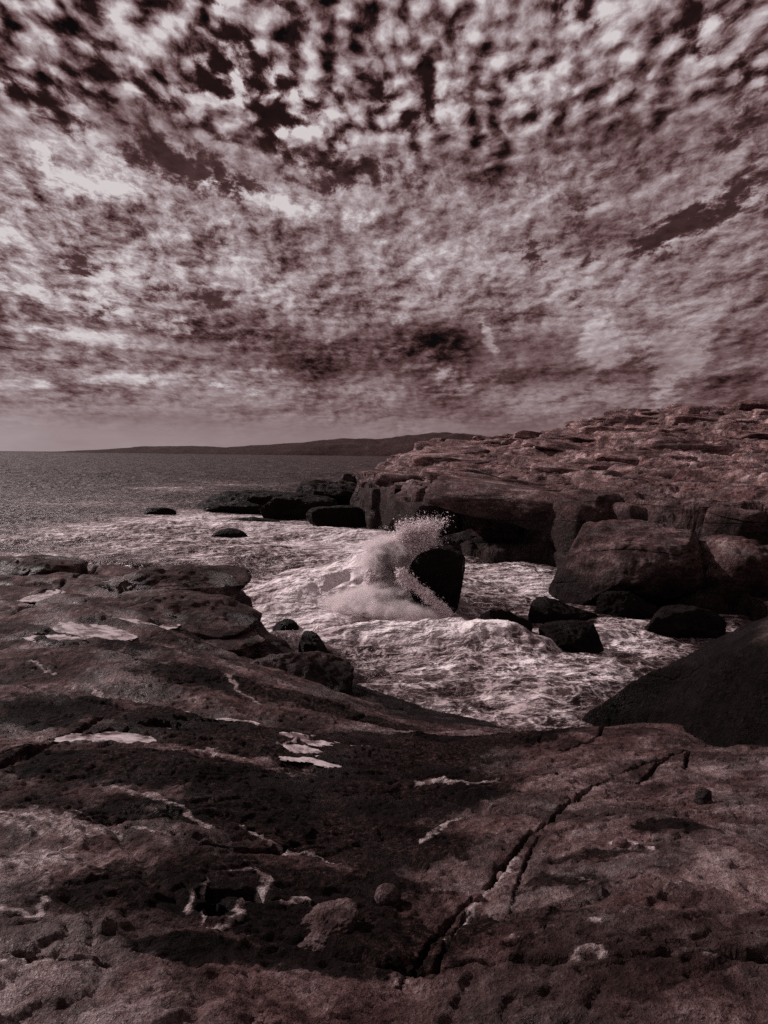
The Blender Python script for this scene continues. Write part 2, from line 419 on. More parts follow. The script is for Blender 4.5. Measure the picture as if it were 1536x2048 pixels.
# ------------------------------------------------------------------ granite
def granite(name, tone=1.0, tide=(0.7, 1.5), scale=1.0, bump=1.0, wet=0.0, joints=0.5, attrs=False, black=.010, tj=1.5, jscale=(.55, .9, 1.0), jf=.75, br=(.6, .58), lo=.62, hi=1.10):
    """speckled granite: pale above, stained black by algae near the sea; tide = heights where the stain ends"""
    m, T, bs, out = new_mat(name)
    P = T.new('ShaderNodeNewGeometry').outputs['Position']
    x, y, z = T.sep(P)[0:3]
    Pz = T.v('MULTIPLY', P, (1.0, 1.0, 2.2))               # bedding lies flat
    wetn0 = T.ss(T.noise(Pz, 1.1, 5, .62), .48, .62)
    big = T.noise(Pz, .55 * scale, 5, .6)
    medn = T.noise(Pz, 2.6 * scale, 8, .68, .3)
    fine = T.noise(P, 17 * scale, 6, .7)
    grain = T.noise(P, 90 * scale, 3, .7)
    t = T.m('MULTIPLY_ADD', big, .55, T.m('MULTIPLY_ADD', medn, .75, T.m('MULTIPLY', fine, .42)))   # around .73
    t = T.m('MULTIPLY_ADD', T.m('SUBTRACT', grain, .5), .32, t)
    c = tone
    col = T.ramp(T.lin(t, lo, hi), [(0.0, (.012 * c, .006 * c, .006 * c)), (.35, (.051 * c, .0255 * c, .0242 * c)), (.60, (.118 * c, .071 * c, .069 * c)), (1.0, (.34 * c, .262 * c, .262 * c))])
    patch = T.ss(T.noise(P, 1.7 * scale, 9, .72, .4), .42, .60)
    col = T.v('SCALE', col, T.m('MULTIPLY_ADD', patch, .85, .50))
    # lichen crusts and pits
    li = T.ss(T.noise(P, 5.5 * scale, 9, .78), .57, .66)
    col = T.mix(T.m('MULTIPLY', li, .55), col, (.022, .012, .012))
    # tide line
    zz_ = T.m('ADD', z, T.m('MULTIPLY', T.m('SUBTRACT', T.noise(P, .9, 6, .65), .5), tj))
    tb = T.ss(zz_, tide[0], tide[1], 1.0, 0.0)
    rough = T.mixf(wetn0, T.lin(fine, .3, .7, .7, .9), .42)
    spec = T.mixf(wetn0, .08, .22)
    if attrs:
        al = T.attr('algae'); pa = T.attr('pale'); cr = T.attr('crack'); wt = T.attr('wet')
        aln = T.ss(T.m('ADD', al, T.m('MULTIPLY', T.m('SUBTRACT', T.noise(P, 3.2, 9, .74), .5), 1.7)), .33, .55)
        tuft = T.m('MULTIPLY', T.ss(T.noise(P, 26, 6, .82), .48, .66), T.ss(T.noise(P, 1.3, 5, .65), .40, .62))
        alc = T.mix(T.m('MULTIPLY', tuft, .85), (.0035, .0018, .0018), (.12, .066, .058))
        col = T.mix(T.m('MULTIPLY', aln, .93), col, alc)
        pan = T.ss(T.m('ADD', pa, T.m('MULTIPLY', T.m('SUBTRACT', T.noise(P, 12, 8, .75), .5), 1.6)), .42, .75)
        col = T.mix(pan, col, T.mix(T.ss(fine, .4, .6), (.22, .15, .145), (.62, .52, .52)))
        col = T.mix(cr, col, (.006, .004, .004))
        rough = T.mixf(wt, rough, .38); spec = T.mixf(aln, spec, .04)
    wetn = T.ss(T.noise(Pz, 1.7, 5, .6), .48, .66)
    col = T.mix(T.m('MULTIPLY', tb, .96), col, T.mix(T.ss(fine, .5, .75), (black * .7, black * .7 * br[0], black * .7 * br[1]), (black * 2.2, black * 2.2 * br[0], black * 2.2 * br[1])))
    rough = T.mixf(T.m('MULTIPLY', T.m('MAXIMUM', T.m('MULTIPLY', tb, .9), wet), wetn), rough, .32)
    T.put(bs.inputs['Base Color'], col); T.put(bs.inputs['Roughness'], rough)
    spec = T.mixf(T.m('MULTIPLY', tb, .85), spec, .05)
    T.put(bs.inputs['Specular IOR Level'], spec)
    # relief
    cv = T.v('ADD', Pz, T.v('SCALE', T.v('SUBTRACT', T.noise(P, 1.2 * scale, 4, .6, color=True), (.5, .5, .5)), .9))
    jt = T.ss(T.voro(T.v('MULTIPLY', cv, jscale), jf * scale, 'DISTANCE_TO_EDGE'), 0.0, .035)
    jm = T.ss(T.noise(P, .8 * scale, 3, .5), .45, .60)
    h = T.m('ADD', T.m('MULTIPLY', medn, .30), T.m('MULTIPLY', fine, .15))
    h = T.m('ADD', h, T.m('MULTIPLY', grain, .022))
    h = T.m('ADD', h, T.m('MULTIPLY', T.ss(T.voro(P, 9 * scale), .05, .4), .03))
    if joints: h = T.m('ADD', h, T.m('MULTIPLY', T.m('MULTIPLY', T.m('SUBTRACT', jt, 1.0), jm), .22 * joints))
    T.put(bs.inputs['Normal'], T.bump(h, 1.0 * bump, .55 / scale))
    return m

M_GROUND = granite('shore_granite', 1.10, (.45, 1.25), 1.0, 1.0, joints=.5, attrs=True, tj=.7)
M_HEAD = granite('headland_granite', 2.3, (1.7, 5.0), .42, 1.0, joints=.7, black=.036, br=(.70, .69), jscale=(.28, .5, 1.9), jf=.8)  # stain reaches high, also painting a lit upper slope over a shaded cliff
M_BLACK = granite('black_wet_rock', .6, (5.0, 6.0), 1.6, 1.0, wet=.4, joints=0, black=.0085)
M_BOULD = granite('boulder_granite', .8, (.7, 1.4), .9, 1.0, joints=.5, tj=.8)
M_LOW = granite('low_headland_granite', 1.15, (.5, 2.6), .55, 1.0, joints=.9, black=.012)
M_FAR = granite('far_ledge_granite', .5, (1.6, 4.0), .5, 1.0, joints=.7, black=.011)
import bmesh
_ico = {}
def ico(n):
    if n not in _ico:
        bm = bmesh.new(); bmesh.ops.create_icosphere(bm, subdivisions=n, radius=1)
        _ico[n] = (np.array([v.co[:] for v in bm.verts]), np.array([[v.index for v in f.verts] for f in bm.faces])); bm.free()
    return _ico[n]

def rock_data(dims, seed, n=6, power=3.2, cuts=9, rough=.10, taper=0.0, lean=(0, 0), strata=0.0, cut_lo=.62):
    v, f = ico(n)
    rs = np.random.RandomState(seed)
    r = (np.abs(v) ** power).sum(1) ** (-1 / power)
    p = v * r[:, None]
    for _ in range(cuts):                      # split faces
        nrm = rs.normal(size=3); nrm[2] = nrm[2] * .8 + .1; nrm /= np.linalg.norm(nrm)
        dd = cut_lo + rs.rand() * .35
        h = p @ nrm; over = np.maximum(h - dd, 0)
        p = p - over[:, None] * nrm * .92
    d = np.array(dims) / 2
    q = p * d; L = float(np.mean(d))
    nv = q / np.linalg.norm(q, axis=1)[:, None]
    disp = rough * 1.35 * L * (fbm3(q / L * 1.1, 5, .6, seed)) + rough * .35 * L * (1 - 2 * np.abs(perlin3(q / L * 4.2, seed + 3))) + rough * .22 * L * fbm3(q / L * 9, 4, .65, seed + 5)
    if strata: disp = disp + strata * L * (np.abs(((q[:, 2] / (.32 * L) + .5 * perlin3(q / L * 1.5, seed + 8)) % 1) - .5) - .25)
    q = q + nv * disp[:, None]
    tz = (q[:, 2] / d[2])
    sc = 1 - taper * tz; q[:, 0] *= sc; q[:, 1] *= sc
    q[:, 0] += lean[0] * q[:, 2]; q[:, 1] += lean[1] * q[:, 2]
    q[:, 2] += d[2]
    return q, f

def rock_mesh(name, dims, seed, mat, **kw):
    q, f = rock_data(dims, seed, **kw)
    return mesh_np(name, q, tris=f, mat=mat)

# ------------------------------------------------------------------ near shore: the granite shelf the camera stands on
def P3(px, py, z): return at_z(px, py, z)
shore_pts = [P3(*p) for p in [
    (-150, 2040, 3.50), (400, 2040, 3.42), (800, 2040, 3.30), (1200, 2040, 3.42), (1650, 2040, 3.50),
    (0, 1850, 3.32), (400, 1850, 3.25), (800, 1850, 3.08), (1200, 1850, 3.28), (1560, 1850, 3.38),
    (0, 1650, 3.08), (400, 1650, 2.95), (800, 1650, 2.72), (1150, 1650, 2.92), (1520, 1650, 3.05),
    (0, 1530, 2.86), (400, 1530, 2.70), (700, 1530, 2.32), (930, 1530, 2.30), (1150, 1530, 2.50), (1400, 1530, 2.66), (1600, 1540, 2.8),
    (0, 1450, 2.62), (300, 1440, 2.45), (560, 1440, 2.02), (780, 1450, 1.30), (960, 1470, 1.15), (1100, 1468, 2.08), (1250, 1460, 2.25), (1380, 1470, 2.30),
    (0, 1380, 2.42), (250, 1370, 2.25), (480, 1365, 1.85), (640, 1385, 1.05), (760, 1410, .50), (900, 1440, .35), (1020, 1458, .45),
    (0, 1310, 2.10), (250, 1300, 1.92), (420, 1320, 1.35), (560, 1325, .7), (670, 1365, .35),
    (0, 1240, 1.95), (250, 1230, 1.80), (420, 1260, 1.35), (500, 1275, .9),
    (0, 1180, 1.80), (250, 1175, 1.70), (400, 1175, 1.55), (480, 1185, 1.4), (0, 1130, 1.55), (300, 1145, 1.5)]]
shore_pts += [(-3, 0, 3.6), (0, 0, 3.42), (3, 0, 3.62), (-4, -4, 3.9), (4, -4, 3.9), (9, 2, 3.2), (-9, 3, 3.4), (9, 6.5, 2.6)]
shore_H = tps(shore_pts, .12)

def edge(px, py, z, w):
    p = at_z(px, py, z); return (p[0], p[1], w)
shore_poly = [edge(-500, 1095, 1.2, .9), edge(60, 1118, 1.45, .9), edge(160, 1133, 1.5, .7), edge(300, 1138, 1.65, .6), edge(400, 1140, 1.72, .45),
              edge(478, 1152, 1.70, .35), edge(500, 1170, 1.60, .30), edge(505, 1215, 1.25, .5), edge(528, 1265, .75, .7), edge(556, 1300, .45, .8),
              edge(640, 1345, .30, .9), edge(740, 1385, .18, 1.0), edge(800, 1405, .12, 1.0), edge(900, 1432, .12, 1.0), edge(985, 1450, .15, .9),
              edge(1060, 1462, .9, .7), edge(1092, 1458, 2.0, .55), edge(1140, 1435, 2.05, .5), edge(1230, 1430, 2.12, .45), edge(1372, 1444, 2.15, .30),
              edge(1384, 1478, 2.25, .25), edge(1390, 1496, 2.3, .22), edge(1500, 1512, 2.5, .3), edge(1640, 1530, 2.55, .5), edge(1900, 1540, 2.6, .6),
              (14, -6, 1.0), (-16, -6, 1.0), (-22, 12, 1.5)]

def cpl(pts, z):      # crack polyline: (px, py, half width in photo px)
    r = []
    for px, py, w in pts:
        a = at_z(px, py, z(px, py) if callable(z) else z); dist = math.hypot(a[0], a[1], EYE - a[2])
        r.append((a[0], a[1], w * dist / FPX))
    return r
def zl(px, py):       # rough height of the shelf where a pixel looks
    z = 3.0
    for _ in range(12):
        a = at_z(px, py, z); z = .5 * z + .5 * float(shore_H(np.array([a[0]]), np.array([a[1]]))[0])
    return z
CR = lambda *p: cpl(p, zl)
main_crack = CR((800, 1990, 2), (842, 1915, 3.5), (895, 1842, 5), (960, 1788, 6.5), (1005, 1740, 4.5), (1040, 1695, 2.6), (1085, 1655, 3.4), (1140, 1612, 4.4), (1168, 1582, 4), (1195, 1560, 2.4), (1238, 1551, 1.2), (1275, 1561, 2.4), (1300, 1540, 4), (1335, 1510, 2.6), (1350, 1495, 1.5))
side_crack = CR((868, 1950, 4), (905, 1880, 4), (935, 1828, 4), (980, 1838, 5), (1030, 1862, 4), (1090, 1880, 2))
cracks = [
    CR((1020, 1845, 1.4), (1030, 1790, 2), (1045, 1745, 2.6), (1062, 1705, 2.4), (1090, 1665, 1)),
    CR((1040, 1590, 2), (1100, 1592, 7), (1160, 1600, 8), (1170, 1606, 3)),
    CR((1080, 1552, 4), (1112, 1554, 7), (1128, 1550, 2)),
    CR((1270, 1690, 2), (1300, 1692, 3), (1480, 1700, 2)), CR((1220, 1775, 2), (1260, 1790, 4), (1290, 1795, 1)),
    CR((1250, 1870, 2), (1320, 1895, 4), (1400, 1905, 4), (1480, 1920, 3), (1560, 1930, 2)), CR((1370, 1820, 2), (1420, 1840, 4), (1480, 1870, 3)),
    CR((1130, 1500, 2), (1200, 1470, 2), (1215, 1440, 2)), CR((1240, 1545, 1), (1380, 1490, 3), (1370, 1540, 2)),
    CR((400, 1700, 3), (480, 1705, 5), (560, 1703, 4), (600, 1690, 3)), CR((190, 1650, 3), (240, 1665, 5), (275, 1668, 3)),
    CR((50, 1355, 4), (150, 1400, 3), (260, 1420, 3)), CR((-100, 1545, 10), (40, 1510, 10), (130, 1470, 8), (210, 1425, 4)),
    CR((40, 1915, 6), (120, 1925, 6), (230, 1935, 4)), CR((-20, 1215, 4), (60, 1210, 5), (150, 1160, 4), (200, 1140, 3)),
    CR((1400, 1560, 1), (1500, 1562, 2)), CR((980, 1620, 1), (1060, 1625, 2), (1130, 1630, 2)), CR((1200, 1625, 1), (1290, 1628, 2), (1420, 1622, 1))]
streaks = [CR((215, 1560, 12), (260, 1578, 16), (330, 1605, 10), (400, 1642, 9), (470, 1668, 7), (520, 1690, 6), (600, 1712, 9), (680, 1735, 4)),  # rock veins, plus sunlit bands and a bright pool tail painted in
         CR((140, 1640, 4), (200, 1650, 5), (270, 1670, 6), (340, 1690, 3)),
         CR((840, 1555, 10), (880, 1550, 12), (920, 1562, 9), (990, 1565, 7)),
         CR((850, 1700, 5), (900, 1650, 12), (925, 1635, 5)), CR((440, 1350, 5), (480, 1390, 7), (520, 1412, 5)),
         CR((190, 1370, 8), (215, 1400, 11), (290, 1412, 8)), CR((60, 1330, 8), (110, 1345, 5)),
         CR((395, 1500, 8), (420, 1498, 16), (430, 1510, 6)), CR((330, 1500, 2), (370, 1496, 4)),
         CR((400, 1848, 5), (420, 1877, 6), (445, 1868, 7), (475, 1830, 9), (520, 1785, 13), (540, 1765, 10), (505, 1750, 11), (470, 1757, 8)),
         CR((380, 1835, 9), (392, 1800, 8), (420, 1770, 3)), CR((1225, 1700, 9), (1260, 1695, 8), (1300, 1715, 7)), CR((900, 1890, 10), (960, 1800, 10), (1030, 1720, 8)),
         CR((1140, 1925, 16), (1200, 1915, 12), (1240, 1935, 12)), CR((820, 1440, 5), (880, 1452, 4)), CR((560, 1500, 6), (640, 1480, 5)), CR((700, 1500, 5), (740, 1490, 3)),
         CR((560, 1815, 8), (620, 1800, 6), (650, 1825, 8)), CR((-40, 1660, 50), (60, 1650, 60), (160, 1680, 36), (240, 1665, 14)), CR((-20, 1740, 40), (70, 1730, 50), (130, 1730, 30)), CR((0, 1830, 14), (60, 1850, 10), (80, 1800, 8)), CR((0, 1935, 20), (70, 1935, 12)),  # the wide lower-left bands paint sunlight onto the rock
         CR((90, 1790, 12), (100, 1740, 12), (160, 1700, 12)),
         CR((430, 1450, 12), (480, 1448, 16), (500, 1470, 6)), CR((1150, 1860, 30), (1260, 1850, 16)), CR((1180, 1775, 22), (1290, 1800, 30), (1380, 1790, 16)), CR((1000, 1900, 16), (1100, 1880, 12)), CR((1400, 1940, 20), (1500, 1900, 20)), CR((1420, 1740, 10), (1500, 1730, 16))]  # the first one paints the long pool's bright tail onto the shelf
FAINT = 6
algae_blobs = [ # px, py, rx, ry (photo px), amount
    (800, 1560, 190, 70, 1.1), (640, 1600, 260, 90, 1.0), (700, 1500, 260, 60, 1.2), (880, 1480, 230, 40, 1.3), (560, 1480, 330, 60, 1.0), (330, 1530, 330, 60, .9), (300, 1440, 300, 40, .55),
    (600, 1400, 300, 30, .8), (420, 1370, 200, 25, .7), (300, 1790, 230, 110, .72), (600, 1790, 250, 100, .95), (700, 1880, 200, 100, 1.1), (430, 1810, 70, 55, 1.2), (760, 1700, 170, 80, 1.0), (500, 1650, 200, 50, .8), (250, 1620, 120, 60, .7),
    (960, 1590, 60, 40, .9), (480, 1920, 350, 50, .7), (100, 1420, 130, 60, .75), (1350, 1670, 110, 28, .75), (1220, 1720, 160, 26, .55), (1100, 1780, 120, 60, .5), (1260, 1880, 140, 22, .4), (1150, 1840, 90, 30, .4), (950, 1860, 60, 40, .5),  # the wide flat blob on the right slab paints in a soft shadow
    (200, 1290, 250, 30, .45), (420, 1280, 130, 40, .6)]
pools = {       # depressions that hold water: name -> list of (px, py, rx, ry, rot) lobes
    'a': [(150, 1275, 52, 22, -12), (205, 1262, 60, 20, -20), (250, 1252, 45, 11, 0)],
    'b': [(165, 1470, 60, 16, -8), (240, 1466, 70, 18, 0), (330, 1452, 55, 11, -6), (400, 1447, 50, 8, 0), (462, 1446, 40, 9, 0)],
    'c': [(308, 1330, 30, 11, 0)], 'd': [(85, 1197, 26, 10, 0)], 'e': [(265, 1180, 46, 8, 0)],
    'f': [(595, 1505, 36, 12, 32), (628, 1524, 44, 8, 20), (610, 1490, 50, 6, -8)],
    'g': [(508, 1344, 22, 5, 0)], 'h': [(90, 1282, 60, 5, 0)],
    'i': [(428, 1792, 40, 26, -30), (475, 1788, 44, 24, -10), (432, 1832, 32, 30, -30)], 'j': [(345, 1418, 26, 6, 0)], 'k': [(325, 1248, 28, 6, 0)], 'l': [(240, 1165, 26, 5, 0)], 'm':[(200, 1250, 100, 8, -6)]}
del pools['m']

def lobes(x, y, L):
    """1 in the middle of the lobes, 0 outside"""
    r = np.full(x.shape, 9.0)
    for px, py, rx, ry, rot in L:
        z = zl(px, py); a = at_z(px, py, z); b = at_z(px + rx * .7, py, z); f = at_z(px, py - ry * .7, z); g = at_z(px, py + ry * .7, z)
        sx = abs(b[0] - a[0]) / .7; sy = abs(f[1] - g[1]) / 1.4
        c, s = math.cos(math.radians(-rot)), math.sin(math.radians(-rot))
        u = (x - a[0]) / sx; v = (y - a[1]) / sy
        r = np.minimum(r, np.hypot(u * c + v * s, -u * s + v * c))
    return r

def shore_height(x, y, fine=True):
    H = shore_H(x, y)
    wx = x + .35 * fbm2(x * .7, y * .7, 3, .5, 40); wy = y + .35 * fbm2(x * .7, y * .7, 3, .5, 41)
    # dipping sheets: low terraces that step down towards the sea on the left, broad slabs on the right
    left = sstep(1.2, -1.5, x) * sstep(4.2, 8.5, y)
    q = (wy * .55 + wx * .12 + .5 * fbm2(x * .25, y * .25, 3, .5, 50)) / .9
    fr = q - np.floor(q)
    H = H + left * (.20 * (sstep(.0, .86, fr) - sstep(.86, 1.0, fr)) - .08)
    H = H + .10 * fbm2(wx * .5, wy * .7, 4, .5, 3) * sstep(1.5, 5, y + 0 * x) + .035 * fbm2(wx * 1.6, wy * 2.4, 4, .55, 5)
    # jointed blocks
    jx = fbm2(x * 6, y * 6, 3, .6, 29); jy = fbm2(x * 6, y * 6, 3, .6, 30)
    lx = x + .10 * fbm2(x * 2.5, y * 2.5, 4, .6, 70); ly = y + .20 * fbm2(x * 2.5, y * 2.5, 4, .6, 71)
    v, e = cells2(wx * .38 + wy * .15, wy * .62, 5)
    H = H + (v - .5) * .07 * sstep(0, .08, e) - .05 * sstep(.05, .0, e) * sstep(-.1, .4, fbm2(x * .6, y * .6, 2, .5, 61))
    # main crack
    q, raw = line_dist(x + .02 * jx, y + .02 * jy, main_crack)
    q2, raw2 = line_dist(x + .012 * jx, y + .012 * jy, side_crack)
    H = H - .030 * np.exp(-(raw / .10) ** 2)
    H = H - .14 * sstep(1.3, .4, q) - .09 * sstep(1.4, .4, q2)
    crack = np.maximum(sstep(1.0, .6, q), sstep(1.0, .6, q2))
    for c in cracks:
        qq, rr = line_dist(x + .015 * jx, y + .015 * jy, c)
        H = H - .06 * sstep(1.6, .4, qq) - .012 * np.exp(-(rr / .06) ** 2); crack = np.maximum(crack, sstep(1.1, .5, qq) * .9)
    pale = np.zeros_like(x)
    for ci, c in enumerate(streaks):
        qq, rr = line_dist(x + .06 * jx, y + .06 * jy, c)
        pale = np.maximum(pale, np.exp(-(qq / 1.25) ** 2 * .8) * (.42 if ci >= len(streaks) - FAINT else .70)); H = H + .008 * np.exp(-qq ** 2)
    for name, L in pools.items():
        r = lobes(lx, ly, L)
        H = H - (.13 if name == 'i' else .05 if name in 'fgjkl' else .09) * sstep(1.25, .55, r)
    s1 = fbm2(wx * .8, wy * .8, 5, .55, 120) * 5.5; f1_ = s1 - np.floor(s1)
    s2 = fbm2(x * 2.6, y * 2.6, 5, .58, 125) * 4.5; f2_ = s2 - np.floor(s2)
    near = sstep(14, 8, y)
    H = H + near * (.022 * (np.floor(s1) + sstep(.86, 1, f1_) - s1) + .009 * (np.floor(s2) + sstep(.82, 1, f2_) - s2))
    if fine:
        d = np.hypot(x, y)
        H = H + .026 * ridge2(x * 3, y * 4.5, 6, .66, 80) + .013 * fbm2(x * 14, y * 18, 4, .68, 90) * sstep(9, 4, d)
    sdv, w = poly_sd(x + .16 * fbm2(x * .9, y * .9, 5, .6, 11), y + .16 * fbm2(x * .9, y * .9, 5, .6, 12), shore_poly)
    t = np.clip(-sdv / w + .12, 0, 1.6)
    e = np.clip(t, 0, 1)
    drop = sstep(0, 1, e) * .75 + .25 * e
    r_ = fbm2(x * 1.3, y * 1.3, 5, .62, 15)
    H = H - (H + .9) * np.clip(drop + .16 * r_ * np.sin(np.pi * np.clip(e, 0, 1)), 0, 1) - .02 * np.exp(-(sdv / .15) ** 2)
    return H, crack, pale, sdv, lx, ly

# a sheet of quads, finer near the camera's feet
NR, NC = 860, 800
dist = np.concatenate([np.linspace(-6, 1.05, 40)[:-1], 1.05 * (27 / 1.05) ** np.linspace(0, 1, NR - 39)])
uu = np.linspace(-1, 1, NC); uu = .72 * uu + .28 * uu ** 3
half = np.where(dist < 1.5, 6.0, .82 * dist + 4.8 * 0 + np.clip(6 - .82 * 1.5, 0, 9) * np.exp(-(dist - 1.5) / 2.5) + 1.2)
half = np.maximum(half, .80 * dist + 1.4)
Xg = half[:, None] * uu[None]; Yg = np.repeat(dist[:, None], NC, 1)
Hg, crk, pal, sdg, lxg, lyg = shore_height(Xg, Yg)
alg = np.zeros_like(Xg)
for px, py, rx, ry, a in algae_blobs:
    r = lobes(Xg, Yg, [(px, py, rx, ry, 0)]); alg = np.maximum(alg, a * np.exp(-(r * .92) ** 2 * .9))
alg = alg * 1.12
wet = sstep(.35, .0, sdg) * 0 + np.zeros_like(Xg)
for name, L in pools.items():
    r = lobes(lxg, lyg, L)
    wet = np.maximum(wet, sstep(1.7, 1.0, r))
keep = Hg > -.8
co = np.stack([Xg, Yg, Hg], -1).reshape(-1, 3)
q = grid_quads(NR, NC, keep)
co, q, at = compact(co, q, {'algae': alg, 'pale': pal, 'crack': crk, 'wet': wet * .8})
ground = link('ground', mesh_np('ground', co, q, mat=M_GROUND, attrs=at))
tag(ground, 'cracked dark granite shelf sloping down to the sea in the foreground', kind='structure')

def shore_z(x, y):
    return float(shore_height(np.array([x], float), np.array([y], float), False)[0][0])
# ------------------------------------------------------------------ the headland across the cove
def fan_grid(r0, r1, nr, a0, a1, nc):
    d = r0 * (r1 / r0) ** np.linspace(0, 1, nr); u = np.linspace(a0, a1, nc)
    return d[:, None] * u[None], np.repeat(d[:, None], nc, 1)

hp = [at_z(*p) for p in [(740, 952, 3.4), (850, 948, 3.7), (900, 975, 3.2), (1000, 962, 3.5), (1000, 985, 3.05), (1100, 975, 3.3), (1200, 975, 3.5), (1200, 1005, 3.05), (1330, 965, 3.8), (1330, 1005, 3.1), (1460, 965, 3.9), (1460, 1010, 3.15), (1650, 960, 4.2)]]
hp += [at_y(*p) for p in [(745, 946, 56), (790, 925, 60), (830, 906, 64), (900, 898, 66), (980, 881, 68), (1130, 871, 70), (1180, 860, 70), (1250, 833, 71), (1320, 827, 73), (1460, 824, 75), (1700, 812, 76),
                              (900, 925, 52), (1000, 925, 50), (1100, 915, 50), (1200, 900, 50), (1330, 880, 50), (1460, 880, 50), (1650, 870, 50), (1200, 935, 42), (1330, 920, 42), (1460, 925, 42)]]
hp += [(x, 100, z) for x, z in ((-8, 0), (10, 3), (30, 5), (55, 7))] + [(45, 30, 5.0), (60, 60, 8.5)]
head_H = tps(hp, .05)
head_poly = [edge(*p) for p in [(738, 960, 3.3, .7), (768, 966, 3.2, .5), (800, 968, 3.2, .7), (850, 985, 3.05, .5), (900, 988, 3.0, .8), (1000, 997, 2.9, .8), (1080, 1000, 2.9, .7), (1130, 1012, 2.8, .9),
                                (1180, 1022, 2.7, .8), (1250, 1012, 2.9, .9), (1300, 1012, 3.0, .9), (1460, 1022, 3.0, 1.0), (1700, 1030, 3.1, 1.0)]] + [(45, 24, 2), (75, 30, 2), (80, 105, 3), (8, 105, 3), (1.5, 68, 2), (-1.6, 55, 1)]
bench_poly = [edge(*p) for p in [(735, 1052, .3, .4), (800, 1062, .3, .5), (880, 1100, .3, .5), (1000, 1118, .3, .5), (1090, 1124, .3, .5), (1160, 1150, .3, .5), (1240, 1185, .3, .5), (1340, 1205, .3, .5), (1460, 1212, .4, .6), (1700, 1250, .5, .6)]] + [(40, 20, 2), (75, 28, 2), (80, 105, 3), (-6, 105, 3), (-2.5, 56, 1)]

Xh, Yh = fan_grid(19.5, 100, 620, -.13, .86, 820)
jx = fbm2(Xh * .5, Yh * .5, 5, .6, 201); jy = fbm2(Xh * .5, Yh * .5, 5, .6, 202)
Z = head_H(Xh, Yh)
# blocky, ledged granite: terraces that dip to the left, vertical joints
dip = .10 * Xh * np.exp(-((Yh - 45) / 40) ** 2)
s_ = .95
amp = sstep(28, 36, Yh)
lx_ = fbm2(Xh * .12, Yh * .12, 3, .5, 205); ly_ = fbm2(Xh * .12, Yh * .12, 3, .5, 206)
qz = (Z + dip + .5 * fbm2(Xh * .10, Yh * .16, 4, .55, 230)) / .8
Z = Z + .60 * ((np.floor(qz) + sstep(.60, .97, qz - np.floor(qz))) - qz + .35)
# knobs along the skyline
Z = Z + sstep(60, 68, Yh) * sstep(.22, .30, Xh / Yh) * .8 * np.maximum(0, fbm2(Xh * .45, Yh * .45, 5, .65, 220))
ja = .9 * fbm2(Xh * .35, Yh * .35, 2, .5, 203); jb = .9 * fbm2(Xh * .35, Yh * .35, 2, .5, 204)
v, e = cells2(Xh * .36 + lx_, Yh * .16, 44)
sd1, w1 = poly_sd(Xh + ja + (v - .5) * .5, Yh + jb + (v - .5) * .5, head_poly)
e1 = np.clip(-sd1 / (w1 * 1.9) + .25, 0, 1)
bench = .75 + .5 * fbm2(Xh * .35, Yh * .35, 5, .6, 230) + .5 * sstep(2, 7, Yh - 24) * 0
Zc = Z * (1 - sstep(0, 1, e1)) + bench * sstep(0, 1, e1)
sd2, w2 = poly_sd(Xh + ja, Yh + jb, bench_poly)
e2 = np.clip(-sd2 / w2, 0, 1)
Zc = Zc - (Zc + 1.2) * sstep(0, 1, e2)
keep = Zc > -1.1
co, q, at = compact(np.stack([Xh, Yh, Zc], -1).reshape(-1, 3), grid_quads(*Xh.shape, keep), {})
co = roughen(co, q, .34, .8, 6, .66, 61)
# bedded blocks standing proud of the slope, and the jointed blocks of the cliff; all one body of rock
allco = [co]; allt = []; nv = len(co)
hs_ = np.random.RandomState(77)
def head_z(x, y):
    z = float(head_H(np.array([x]), np.array([y]))[0]); return z
def hblock(x, y, z, dims, seed, n=4, rz=0.0, tilt=(0.0, 0.0), power=5.5, cuts=7, rough=.07):
    global nv
    v_, f_ = rock_data(dims, seed, n=n, power=power, cuts=cuts, rough=rough, cut_lo=.72)
    v_[:, 2] -= dims[2] / 2
    M = Matrix.Rotation(rz, 3, 'Z') @ Matrix.Rotation(tilt[0], 3, 'Y') @ Matrix.Rotation(tilt[1], 3, 'X')
    v_ = v_ @ np.array(M).T + np.array([x, y, z])
    allco.append(v_); allt.append(f_ + nv); nv += len(v_)
for i in range(300):
    y = 30 + 46 * hs_.rand() ** .8; u = hs_.uniform(.0, .66); x = u * y
    s1, w1_ = poly_sd(np.array([x]), np.array([y]), head_poly)
    if s1[0] < .6: continue
    z = head_z(x, y)
    if z < 2 or (x / y < .10 and y > 58): continue
    sc_ = hs_.lognormal(0, .38) * (.75 + y / 110)
    th = hs_.uniform(.45, .95) * sc_
    hblock(x, y, z - th * hs_.uniform(.30, .48), (hs_.uniform(1.6, 4.6) * sc_, hs_.uniform(1.4, 3.0) * sc_, th), 900 + i, power=9, cuts=13, rough=.15, rz=hs_.uniform(-.35, .25), tilt=(hs_.uniform(.0, .20), hs_.uniform(-.12, .12)))
cl = [(p[0], p[1]) for p in head_poly[:13]]
seg = 0
